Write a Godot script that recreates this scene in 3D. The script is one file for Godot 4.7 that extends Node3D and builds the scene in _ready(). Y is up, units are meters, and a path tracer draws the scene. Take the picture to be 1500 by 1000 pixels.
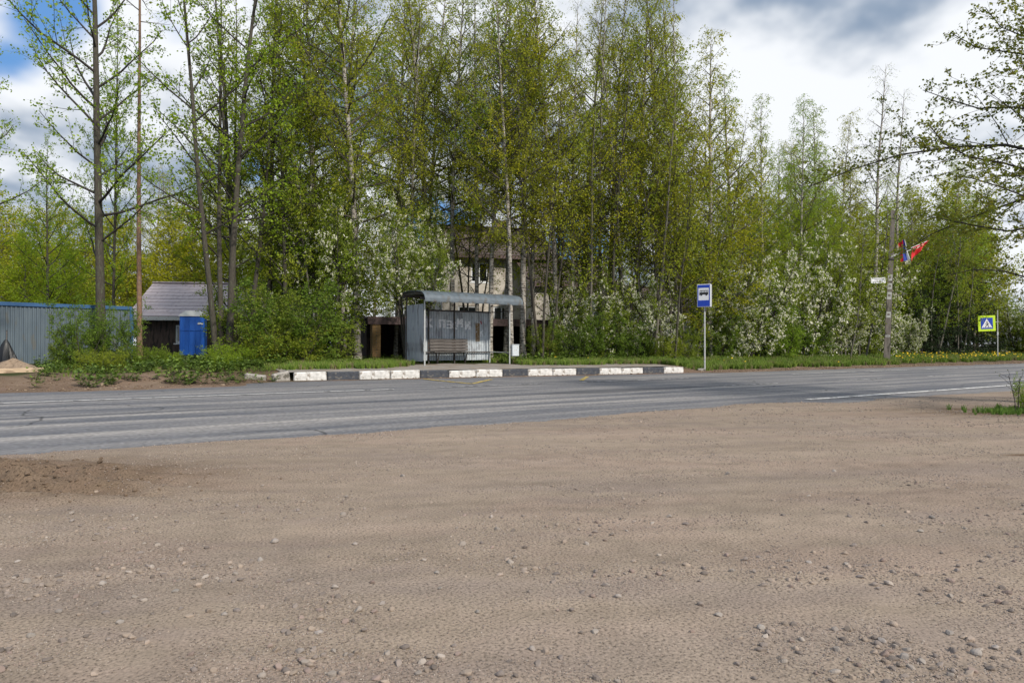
extends Node3D

# ---------------------------------------------------------------- helpers
const F := 1000.0
const EYE := 1.0
const HORIZON := 508.0

var rng := RandomNumberGenerator.new()
var noise := FastNoiseLite.new()
var noise_fine := FastNoiseLite.new()
var noise_streak := FastNoiseLite.new()
var taken := {}
var M := {}
var V := {}

class MB:
	var v := PackedVector3Array()
	var n := PackedVector3Array()
	var c := PackedColorArray()
	var uv := PackedVector2Array()
	var i := PackedInt32Array()
	func tri(a: Vector3, b: Vector3, d: Vector3, col := Color.WHITE) -> void:
		var k := v.size()
		v.append(a); v.append(b); v.append(d)
		c.append(col); c.append(col); c.append(col)
		i.append(k); i.append(k + 1); i.append(k + 2)
	# a flat triangle turned away from the point "mid"
	func out_tri(a: Vector3, b: Vector3, d: Vector3, mid: Vector3, col := Color.WHITE) -> void:
		if (b - a).cross(d - a).dot((a + b + d) / 3.0 - mid) > 0.0:
			tri(a, d, b, col)
		else:
			tri(a, b, d, col)
	func out_quad(a: Vector3, b: Vector3, d: Vector3, e: Vector3, mid: Vector3, col := Color.WHITE) -> void:
		out_tri(a, b, d, mid, col)
		out_tri(a, d, e, mid, col)
	func box(lo: Vector3, hi: Vector3, col := Color.WHITE) -> void:
		var m := (lo + hi) * 0.5
		var p := []
		for k in 8:
			p.append(Vector3(hi.x if k & 1 else lo.x, hi.y if k & 2 else lo.y, hi.z if k & 4 else lo.z))
		for q in [[0, 1, 3, 2], [4, 5, 7, 6], [0, 1, 5, 4], [2, 3, 7, 6], [0, 2, 6, 4], [1, 3, 7, 5]]:
			out_quad(p[q[0]], p[q[1]], p[q[2]], p[q[3]], m, col)
	func bevel_box(half: Vector3, b: float, mid := Vector3.ZERO, col := Color.WHITE) -> void:
		var at := func(s: Array, ax: int) -> Vector3:
			var r := Vector3.ZERO
			for k in 3:
				r[k] = s[k] * (half[k] - (0.0 if k == ax else b))
			return r + mid
		for ax in 3:
			var o1 := (ax + 1) % 3
			var o2 := (ax + 2) % 3
			for s in [-1, 1]:
				var q := []
				for w in [[-1, -1], [1, -1], [1, 1], [-1, 1]]:
					var sg := [0, 0, 0]
					sg[ax] = s; sg[o1] = w[0]; sg[o2] = w[1]
					q.append(at.call(sg, ax))
				out_quad(q[0], q[1], q[2], q[3], mid, col)
			for w in [[-1, -1], [1, -1], [1, 1], [-1, 1]]:
				var sa := [0, 0, 0]
				var sb := [0, 0, 0]
				sa[ax] = -1; sa[o1] = w[0]; sa[o2] = w[1]
				sb[ax] = 1; sb[o1] = w[0]; sb[o2] = w[1]
				out_quad(at.call(sa, o1), at.call(sa, o2), at.call(sb, o2), at.call(sb, o1), mid, col)
		for k in 8:
			var s := [1 if k & 1 else -1, 1 if k & 2 else -1, 1 if k & 4 else -1]
			out_tri(at.call(s, 0), at.call(s, 1), at.call(s, 2), mid, col)
	func tube(pts: PackedVector3Array, rad: PackedFloat32Array, sides: int, col: Color, vlen := 1.0, cap := false) -> void:
		var base := v.size()
		var count := pts.size()
		var run := 0.0
		var a := Vector3.ZERO
		for j in count:
			var t: Vector3 = (pts[mini(j + 1, count - 1)] - pts[maxi(j - 1, 0)])
			t = t.normalized() if t.length_squared() > 1e-12 else Vector3.UP
			if j == 0:
				a = t.cross(Vector3(0.31, 0.12, 0.94)).normalized()
			else:
				a = (a - t * a.dot(t)).normalized()
				run += pts[j].distance_to(pts[j - 1])
			var b := t.cross(a)
			for k in sides + 1:
				var g := TAU * k / sides
				var r := a * cos(g) + b * sin(g)
				v.append(pts[j] + r * rad[j])
				n.append(r)
				c.append(col)
				uv.append(Vector2(float(k) / sides, run * vlen))
		var w := sides + 1
		for j in count - 1:
			for k in sides:
				var A := base + j * w + k
				i.append(A); i.append(A + w); i.append(A + w + 1)
				i.append(A); i.append(A + w + 1); i.append(A + 1)
		if cap:
			var e := base + (count - 1) * w
			for k in range(1, sides - 1):
				i.append(e); i.append(e + k + 1); i.append(e + k)
	func leaf(p: Vector3, d: Vector3, side: Vector3, col: Color) -> void:
		var k := v.size()
		v.append(p); v.append(p + d * 0.45 + side); v.append(p + d); v.append(p + d * 0.5 - side)
		c.append(col); c.append(col); c.append(col); c.append(col)
		i.append(k); i.append(k + 1); i.append(k + 2); i.append(k); i.append(k + 2); i.append(k + 3)
	func mesh(mat: Material) -> ArrayMesh:
		var m := ArrayMesh.new()
		if i.is_empty():
			return m
		var arr := []
		arr.resize(Mesh.ARRAY_MAX)
		arr[Mesh.ARRAY_VERTEX] = v
		arr[Mesh.ARRAY_INDEX] = i
		if n.size() == v.size():
			arr[Mesh.ARRAY_NORMAL] = n
		if c.size() == v.size():
			arr[Mesh.ARRAY_COLOR] = c
		if uv.size() == v.size():
			arr[Mesh.ARRAY_TEX_UV] = uv
		m.add_surface_from_arrays(Mesh.PRIMITIVE_TRIANGLES, arr)
		m.surface_set_material(0, mat)
		return m

func numbered(called: String) -> String:
	if not taken.has(called):
		taken[called] = 0
		return called
	taken[called] += 1
	return "%s_%03d" % [called, taken[called]]

func tag(o: Node, label: String, category: String, group := "", kind := "") -> void:
	o.set_meta("label", label)
	o.set_meta("category", category)
	if group != "":
		o.set_meta("group", group)
	if kind != "":
		o.set_meta("kind", kind)

func thing(called: String, at: Vector3, turn: float, label: String, category: String, group := "") -> Node3D:
	var o := Node3D.new()
	o.name = numbered(called)
	add_child(o)
	o.position = at
	o.rotation.y = turn
	tag(o, label, category, group)
	return o

func part(called: String, m: Mesh, parent: Node3D, at := Vector3.ZERO, turn := Vector3.ZERO) -> MeshInstance3D:
	var o := MeshInstance3D.new()
	o.name = called
	o.mesh = m
	parent.add_child(o, true)
	o.position = at
	o.rotation = turn
	return o

func solo(called: String, m: Mesh, label: String, category: String, group := "", kind := "") -> MeshInstance3D:
	var o := MeshInstance3D.new()
	o.name = numbered(called)
	o.mesh = m
	add_child(o)
	tag(o, label, category, group, kind)
	return o

func bbox(size: Vector3, b: float, mat: Material) -> ArrayMesh:
	var mb := MB.new()
	mb.bevel_box(size * 0.5, minf(b, minf(size.x, minf(size.y, size.z)) * 0.3))
	return mb.mesh(mat)

func rod(a: Vector3, b: Vector3, r: float, mat: Material, sides := 10, r2 := -1.0) -> ArrayMesh:
	var mb := MB.new()
	mb.tube(PackedVector3Array([a, b]), PackedFloat32Array([r, r if r2 < 0.0 else r2]), sides, Color.WHITE, 1.0, true)
	return mb.mesh(mat)

func lin(r: float, g: float, b: float) -> Color:
	return Color(r, g, b).linear_to_srgb()

func mat(called: String, col: Color, rough := 0.85, metal := 0.0) -> StandardMaterial3D:
	var m := StandardMaterial3D.new()
	m.resource_name = called
	m.albedo_color = col
	m.roughness = rough
	m.metallic = metal
	M[called] = m
	return m

# grain: a computed picture laid over all three axes; lo and hi are linear colours, with a third for sparse patches
func grain(called: String, lo: Color, hi: Color, size: float, rough: float, freq: float, patch := Color(-1, 0, 0), patch_at := 0.3, bump := 0.0, seed_value := 1, stretch := Vector3.ONE, metal := 0.0) -> StandardMaterial3D:
	var f := FastNoiseLite.new()
	f.seed = seed_value
	f.frequency = freq
	f.fractal_octaves = 5
	var im := f.get_seamless_image(256, 256)
	f.seed = seed_value + 50
	f.frequency = freq * 0.6
	f.fractal_octaves = 4
	var im2 := f.get_seamless_image(256, 256)
	var a := im.get_data()
	var b := im2.get_data()
	var outd := PackedByteArray()
	outd.resize(256 * 256 * 3)
	for k in 256 * 256:
		var col := lo.lerp(hi, a[k] / 255.0)
		if patch.r >= 0.0:
			col = col.lerp(patch, smoothstep(patch_at + 0.06, patch_at - 0.06, b[k] / 255.0 + (a[k] / 255.0 - 0.5) * 0.35))
		col = col.linear_to_srgb()
		outd[k * 3] = int(clampf(col.r, 0, 1) * 255)
		outd[k * 3 + 1] = int(clampf(col.g, 0, 1) * 255)
		outd[k * 3 + 2] = int(clampf(col.b, 0, 1) * 255)
	var m := mat(called, Color.WHITE, rough, metal)
	m.albedo_texture = ImageTexture.create_from_image(Image.create_from_data(256, 256, false, Image.FORMAT_RGB8, outd))
	m.uv1_triplanar = true
	m.uv1_scale = stretch / size
	if bump > 0.0:
		m.heightmap_enabled = true
		m.heightmap_texture = ImageTexture.create_from_image(im)
		m.heightmap_scale = bump
	return m

func P(x: float, y: float, d: float) -> Vector3:
	return Vector3(x, y, -d)

# where a thing seen at picture column px stands when it is d metres away
func X(px: float, d: float) -> float:
	return (px - 750.0) / F * d

func road_n(x: float, d: float) -> float:
	return -0.545 * x + 0.839 * d

func road_s(x: float, d: float) -> float:
	return 0.839 * x + 0.545 * d

const K0 := Vector2(-6.4, 20.0)
const KD := Vector2(0.899, 0.438)

func kerb_a(x: float, d: float) -> float:
	return KD.x * (x - K0.x) + KD.y * (d - K0.y)

func kerb_k(x: float, d: float) -> float:
	return -KD.y * (x - K0.x) + KD.x * (d - K0.y)

# height of the terrain
func H(x: float, d: float) -> float:
	var n := road_n(x, d)
	var big := noise.get_noise_2d(x * 1.3, d * 1.3)
	var h: float
	if n < 12.0:
		var edge := 7.75 - 0.75 * smoothstep(10.2, 12.2, road_s(x, d)) + big * 0.35 + noise_fine.get_noise_2d(x * 2.0, d * 2.0) * 0.12
		h = lerpf(0.012, -0.05, smoothstep(edge - 0.25, edge + 0.45, n))
		if d > 0.5 and d < 14.0:
			var v := d - 0.16 * x - 0.012 * x * x
			h += (noise_streak.get_noise_2d(x * 0.16, v * 2.6) + 0.5 * noise_streak.get_noise_2d(x * 0.35 + 50.0, v * 7.0)) * 0.006 * smoothstep(8.5, 6.5, n)
			h += noise_fine.get_noise_2d(x * 5.0, d * 5.0) * 0.007 * smoothstep(8.5, 7.0, n)
		# the churned mound beside the road
		var mx := (x + 4.0) / 1.35
		var my := (d - 5.0 + (x + 4.0) * 0.1) / 0.75
		var g := exp(-mx * mx - my * my)
		if g > 0.01:
			var q := d + x * 0.16 + noise.get_noise_2d(x * 3.0, d * 3.0) * 0.16
			h += g * (0.035 + 0.075 * sin(q * TAU / 0.42) + 0.06 * noise_fine.get_noise_2d(x * 6.0, d * 9.0) + 0.05 * noise.get_noise_2d(x * 40.0, d * 40.0))
	else:
		var edge2 := 17.8 + (0.5 if x < -6.4 else 0.0) + big * 0.5 + noise_fine.get_noise_2d(x * 1.6, d * 1.6) * 0.25
		h = lerpf(-0.05, 0.02, smoothstep(edge2 - 0.5, edge2 + 0.2, n))
		h += smoothstep(19.4, 21.8, n) * 0.28 + smoothstep(22.0, 32.0, n) * 0.2
		h += smoothstep(19.5, 22.0, n) * noise.get_noise_2d(x * 2.5, d * 2.5) * 0.08
		var a := kerb_a(x, d)
		var k := kerb_k(x, d)
		var w := smoothstep(-2.2, -0.2, a) * smoothstep(16.2, 14.8, a) * smoothstep(9.0, 5.0, k)
		if w > 0.0 and k > -6.0:
			var foot := 0.062 * smoothstep(-0.75, -0.12, k + noise_fine.get_noise_2d(x * 2.0, d * 2.0) * 0.35)
			h = lerpf(h, lerpf(-0.05 + foot, 0.22 + 0.035 * minf(k, 4.0), smoothstep(0.35, 0.9, k)), w)
	if d > 60.0 or absf(x) > 60.0:
		h = lerpf(h, 0.5 if n > 20.0 else h, 0.8)
	return h

func ground_y(x: float, d: float) -> float:
	var a := kerb_a(x, d)
	var k := kerb_k(x, d)
	if a > 0.0 and a < 14.6 and k > 0.15 and k < 4.0:
		return 0.25 + 0.03 * k
	return H(x, d)

# ---------------------------------------------------------------- trees
func polyline(start: Vector3, dir: Vector3, length: float, segs: int, bend: Vector3, wob: float) -> PackedVector3Array:
	var pts := PackedVector3Array([start])
	var d := dir.normalized()
	var p := start
	for k in segs:
		d = (d + bend / segs + Vector3(rng.randf_range(-wob, wob), rng.randf_range(-wob, wob), rng.randf_range(-wob, wob))).normalized()
		p += d * (length / segs)
		pts.append(p)
	return pts

func along(pts: PackedVector3Array, f: float) -> Vector3:
	var k := clampf(f, 0.0, 0.9999) * (pts.size() - 1)
	var j := int(k)
	return pts[j].lerp(pts[j + 1], k - j)

func heading(pts: PackedVector3Array, f: float) -> Vector3:
	var j := int(clampf(f, 0.0, 0.9999) * (pts.size() - 1))
	return (pts[j + 1] - pts[j]).normalized()

func radii(a: float, b: float, count: int) -> PackedFloat32Array:
	var r := PackedFloat32Array()
	for k in count:
		r.append(lerpf(a, b, float(k) / (count - 1)))
	return r

func turned(dir: Vector3, by: float) -> Vector3:
	var side := dir.cross(Vector3(rng.randf_range(-1, 1), rng.randf_range(-1, 1), rng.randf_range(-1, 1)))
	if side.length_squared() < 1e-6:
		side = Vector3.RIGHT
	return (dir * cos(by) + side.normalized() * sin(by)).normalized()

func leaf_color(pal: Array, t: float) -> Color:
	var a: Color = pal[0].lerp(pal[1], clampf(t, 0, 1))
	a = a.lerp(pal[2], maxf(0.0, rng.randf_range(-1.2, 0.9)))
	var g := rng.randf_range(0.8, 1.2)
	return Color(a.r * g, a.g * g, a.b * g)

func put_twig(limbs: MB, crown: MB, bloom: MB, start: Vector3, dir: Vector3, p: Dictionary, tone: float, rich: float) -> void:
	var L: float = p.twig * rng.randf_range(0.6, 1.25)
	var pts := polyline(start, (dir + Vector3(0, p.hang, 0)).normalized(), L, 1, Vector3.ZERO, 0.2)
	limbs.tube(pts, PackedFloat32Array([p.twig_r, p.twig_r * 0.5]), 3, Color.WHITE)
	var cnt := int(p.leaves * rng.randf_range(0.5, 1.4))
	for k in cnt:
		var f := rng.randf_range(0.12, 1.0)
		var at: Vector3 = along(pts, f) + Vector3(rng.randf_range(-1, 1), rng.randf_range(-1, 1), rng.randf_range(-1, 1)) * p.spread
		var s: float = p.leaf * rng.randf_range(0.6, 1.25)
		var d := Vector3(rng.randf_range(-1, 1), rng.randf_range(-1.0, 0.55), rng.randf_range(-1, 1)).normalized()
		var side := d.cross(Vector3(rng.randf_range(-1, 1), rng.randf_range(-0.4, 1), rng.randf_range(-1, 1))).normalized()
		crown.leaf(at, d * s, side * s * p.wide, leaf_color(p.pal, tone + rng.randf_range(-0.3, 0.3)))
	if p.has("bloom") and rng.randf() < p.bloom * rich:
		# a hanging raceme of small white flowers
		for rac in rng.randi_range(2, 4):
			var at := along(pts, rng.randf_range(0.4, 1.0))
			var rd := Vector3(rng.randf_range(-1, 1), rng.randf_range(-0.5, 0.9), rng.randf_range(-1, 1)).normalized()
			for k in 7:
				var q := at + rd * (0.02 + k * 0.016) + Vector3(rng.randf_range(-1, 1), rng.randf_range(-1, 1), rng.randf_range(-1, 1)) * 0.022
				var d := Vector3(rng.randf_range(-1, 1), rng.randf_range(-1, 1), rng.randf_range(-1, 1)).normalized()
				var side := d.cross(Vector3(rng.randf_range(-1, 1), rng.randf_range(-1, 1), rng.randf_range(-1, 1))).normalized()
				var g := rng.randf_range(0.68, 0.86)
				bloom.leaf(q, d * 0.052, side * 0.021, Color(g, g * 0.99, g * 0.82))

func twigs_on(limbs: MB, crown: MB, bloom: MB, pts: PackedVector3Array, L: float, from_f: float, p: Dictionary, tone: float, rich: float) -> void:
	var cnt := maxi(1, int(L * (1.0 - from_f) / p.twig_gap + rng.randf()))
	for k in cnt:
		var f := lerpf(from_f, 1.0, (k + rng.randf()) / cnt)
		put_twig(limbs, crown, bloom, along(pts, f), turned(heading(pts, f), rng.randf_range(0.4, 1.0)), p, tone, rich)

func branch(limbs: MB, crown: MB, bloom: MB, start: Vector3, dir: Vector3, L: float, r: float, p: Dictionary) -> void:
	var pts := polyline(start, dir, L, 6, Vector3(0, p.curve, 0), p.get("crook", 0.13))
	limbs.tube(pts, radii(r, r * 0.22, 7), 5, Color.WHITE, 1.0)
	var tone := rng.randf()
	var rich := pow(rng.randf(), 1.3) * 2.0
	var cnt := maxi(2, int(L / p.sub_gap))
	for k in cnt:
		var f := lerpf(p.sub_from, 0.97, (k + rng.randf_range(0.1, 0.9)) / cnt)
		var sl: float = maxf(0.35, L * p.sub_len * (1.15 - f) * rng.randf_range(0.6, 1.3))
		var sp := polyline(along(pts, f), turned(heading(pts, f), rng.randf_range(0.5, 0.95)), sl, 3, Vector3(0, p.sub_curve, 0), 0.2)
		var sr := maxf(r * 0.4 * (1.1 - f), p.twig_r * 1.3)
		limbs.tube(sp, radii(sr, p.twig_r, 4), 3, Color.WHITE)
		twigs_on(limbs, crown, bloom, sp, sl, 0.1, p, tone, rich)
	twigs_on(limbs, crown, bloom, pts, L, 0.35, p, tone, rich)

# one kind of tree: its meshes, made once and shared by all trees of that kind. Height is p.h
func make_kind(key: String, seed_value: int, p: Dictionary, bark: Material, limb_bark: Material, leaf_mat: Material, bloom_mat: Material = null) -> void:
	rng.seed = seed_value
	var trunk := MB.new()
	var limbs := MB.new()
	var crown := MB.new()
	var bloom := MB.new()
	var stems: int = p.get("stems", 1)
	for st in stems:
		var a0 := TAU * st / stems + rng.randf_range(-0.5, 0.5)
		var lean: Vector3 = Vector3(cos(a0), 0, sin(a0)) * (p.get("lean", 0.0) * rng.randf_range(0.5, 1.2))
		var hh: float = p.h * (1.0 if st == 0 else rng.randf_range(0.65, 0.95))
		var segs := 16
		var pts := PackedVector3Array()
		var pos := Vector3(cos(a0), 0, sin(a0)) * (0.0 if stems == 1 else rng.randf_range(0.04, p.get("foot", 0.2)))
		pos.y = -0.4
		var d: Vector3 = (Vector3.UP + lean).normalized()
		pts.append(pos)
		for k in segs:
			d = (d + Vector3(rng.randf_range(-1, 1), 0, rng.randf_range(-1, 1)) * p.wander + Vector3.UP * 0.03 + lean * 0.02).normalized()
			pos += d * ((hh + 0.4) / segs)
			pts.append(pos)
		var rad := PackedFloat32Array()
		for k in segs + 1:
			var t := float(k) / segs
			rad.append(p.r * (pow(1.0 - t, 0.8) * 0.97 + 0.03) * (1.0 + 0.5 * exp(-t * 40.0)) * (1.0 if st == 0 else 0.8))
		trunk.tube(pts, rad, 9, Color.WHITE, 0.5)
		var nb: int = p.nb
		for k in nb:
			var t: float = lerpf(p.t0, 0.985, pow((k + rng.randf_range(0.1, 0.9)) / nb, p.get("pow", 0.9)))
			var az := k * 2.39996 + rng.randf_range(-0.5, 0.5) + st
			var u: float = (t - p.t0) / (1.0 - p.t0)
			var prof: float = lerpf(pow(1.0 - u, 0.75), sin(minf(1.0, u * 0.9 + 0.22) * PI), p.get("round", 0.5))
			var L: float = maxf(p.get("least", 0.4), p.len * prof * rng.randf_range(0.65, 1.2))
			var el: float = lerpf(p.el0, p.el1, u) + rng.randf_range(-0.2, 0.2)
			var dir := Vector3(cos(az) * cos(el), sin(el), sin(az) * cos(el))
			var br := minf(rad[int(t * segs)] * 0.55, (p.r * 0.12 + L * 0.008) * p.get("limb", 1.0))
			branch(limbs, crown, bloom, along(pts, t), dir, L, br, p)
	V[key] = {"trunk": trunk.mesh(bark), "limbs": limbs.mesh(limb_bark), "crown": crown.mesh(leaf_mat), "h": p.h, "tris": (crown.i.size() + limbs.i.size() + bloom.i.size()) / 3}
	if bloom_mat:
		V[key].bloom = bloom.mesh(bloom_mat)

func plant(key: String, called: String, px: float, d: float, height: float, turn: float, label: String, category: String, group: String, tint: Material = null, girth := 1.0, tilt := 0.0) -> Node3D:
	var x := X(px, d)
	var k: Dictionary = V[key]
	var o := thing(called, P(x, ground_y(x, d), d), turn, label, category, group)
	var s: float = height / k.h
	o.scale = Vector3(s * girth, s, s * girth)
	o.rotation.z = tilt
	part("trunk", k.trunk, o)
	part("limbs", k.limbs, o)
	var c := part("crown", k.crown, o)
	if tint:
		c.set_surface_override_material(0, tint)
	if k.has("bloom"):
		part("blossom", k.bloom, o)
	return o

func scatter(called: String, m: Mesh, places: Array, label: String, category: String) -> void:
	var mm := MultiMesh.new()
	mm.transform_format = MultiMesh.TRANSFORM_3D
	mm.use_colors = true
	mm.mesh = m
	mm.instance_count = places.size()
	for k in places.size():
		mm.set_instance_transform(k, places[k][0])
		mm.set_instance_color(k, places[k][1])
	var o := MultiMeshInstance3D.new()
	o.name = numbered(called)
	o.multimesh = mm
	add_child(o)
	tag(o, label, category, "", "stuff")

# ---------------------------------------------------------------- sky
func bump_at(e: Vector3, px: float, py: float, wide: float) -> float:
	var c := Vector3((px - 750.0) / F, (HORIZON - py) / F, -1.0).normalized()
	var a := e.angle_to(c) / wide
	return exp(-a * a)

func make_sky() -> PanoramaSkyMaterial:
	var w := 2048
	var h := 1024
	var n1 := FastNoiseLite.new()
	n1.seed = 11; n1.frequency = 0.62; n1.fractal_octaves = 6; n1.fractal_gain = 0.52
	var n2 := FastNoiseLite.new()
	n2.seed = 77; n2.frequency = 0.35; n2.fractal_octaves = 5
	var im := Image.create(w, h, false, Image.FORMAT_RGBF)
	im.fill(Color(0.45, 0.42, 0.38))
	for y in h / 2 + 8:
		var el := PI * 0.5 - (y + 0.5) / h * PI
		for x in w:
			var az := (x + 0.5) / w * TAU
			var e := Vector3(sin(az) * cos(el), sin(el), -cos(az) * cos(el))
			var q := e / (maxf(e.y, 0.0) + 0.28)
			var qx := q.x * 1.5
			var qz := q.z * 1.5
			var den := n1.get_noise_3d(qx, qz, 3.0) * 1.25 + 0.36
			var thick := n2.get_noise_3d(qx * 1.3 + 9.0, qz * 1.3, 8.0) * 1.3 + n1.get_noise_3d(qx * 2.0, qz * 2.0, 30.0) * 0.95
			var wisps := n1.get_noise_3d(qx * 4.5, qz * 4.5, 60.0)
			if e.z < 0.0 and absf(e.x) < 0.8:
				den -= 0.75 * bump_at(e, 20, 105, 0.055) + 0.55 * bump_at(e, 85, 5, 0.05) + 0.5 * bump_at(e, 130, 135, 0.04) + 0.4 * bump_at(e, 250, 30, 0.05) + 0.9 * bump_at(e, 640, 325, 0.05) + 0.85 * bump_at(e, 860, 355, 0.04) + 0.75 * bump_at(e, 380, 240, 0.04)
				den += 0.5 * bump_at(e, 60, 200, 0.06) + 0.55 * bump_at(e, 680, 170, 0.22) + 0.4 * bump_at(e, 960, 250, 0.15) + 0.6 * bump_at(e, 1180, 120, 0.3) + 0.7 * bump_at(e, 1480, 300, 0.12)
				thick += 0.42 * bump_at(e, 1330, -20, 0.16) + 0.3 * bump_at(e, 1180, 20, 0.1) - 0.45 * bump_at(e, 1080, 60, 0.09) - 0.35 * bump_at(e, 1300, 150, 0.1) - 0.8 * bump_at(e, 40, 40, 0.1)
			var cover := smoothstep(0.02, 0.34, den)
			var up := clampf(e.y, 0.0, 1.0)
			var blue := Color(0.19, 0.35, 0.56).lerp(Color(0.045, 0.16, 0.43), pow(up, 0.5))
			var white := Color(0.655, 0.67, 0.69)
			var gray := Color(0.19, 0.245, 0.325)
			var cl := white.lerp(gray, smoothstep(-0.42, 0.95, thick * 1.1 + wisps * 0.75 + n1.get_noise_3d(qx * 11.0, qz * 11.0, 90.0) * 0.3))
			im.set_pixel(x, y, blue.lerp(cl, cover * 0.97))
	var m := PanoramaSkyMaterial.new()
	m.panorama = ImageTexture.create_from_image(im)
	return m

# ---------------------------------------------------------------- the scene
func _ready() -> void:
	noise.seed = 5; noise.frequency = 0.16; noise.fractal_octaves = 4
	noise_fine.seed = 9; noise_fine.frequency = 0.5; noise_fine.fractal_octaves = 4
	noise_streak.seed = 21; noise_streak.frequency = 0.45; noise_streak.fractal_octaves = 4

	var cam := Camera3D.new()
	cam.name = "camera"
	add_child(cam)
	cam.position = Vector3(0, EYE, 0)
	cam.rotation.x = atan((HORIZON - 500.0) / F)
	cam.fov = rad_to_deg(2.0 * atan(500.0 / F))
	cam.near = 0.05
	cam.far = 2000.0
	cam.current = true

	var env := Environment.new()
	env.background_mode = Environment.BG_SKY
	env.sky = Sky.new()
	env.sky.sky_material = make_sky()
	env.tonemap_mode = Environment.TONE_MAPPER_LINEAR
	env.tonemap_exposure = 1.5
	env.sdfgi_enabled = true
	env.ssao_enabled = true
	env.ssil_enabled = true
	var we := WorldEnvironment.new()
	we.name = "environment"
	we.environment = env
	add_child(we)

	var sun := DirectionalLight3D.new()
	sun.name = "sun"
	sun.light_energy = 0.9
	sun.light_angular_distance = 4.0
	sun.light_color = Color(1.0, 0.96, 0.9)
	sun.shadow_enabled = true
	add_child(sun)
	sun.look_at_from_position(Vector3(24, 27, 27), Vector3.ZERO)

	materials()
	print("materials ", Time.get_ticks_msec())
	terrain()
	road()
	platform()
	print("ground ", Time.get_ticks_msec())
	buildings()
	shelter()
	signs()
	left_things()
	print("things ", Time.get_ticks_msec())
	kinds()
	print("kinds ", Time.get_ticks_msec())
	for k in V:
		print(k, " ", V[k].tris)
	woods()
	undergrowth()
	gravel()
	print("done ", Time.get_ticks_msec())

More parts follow.
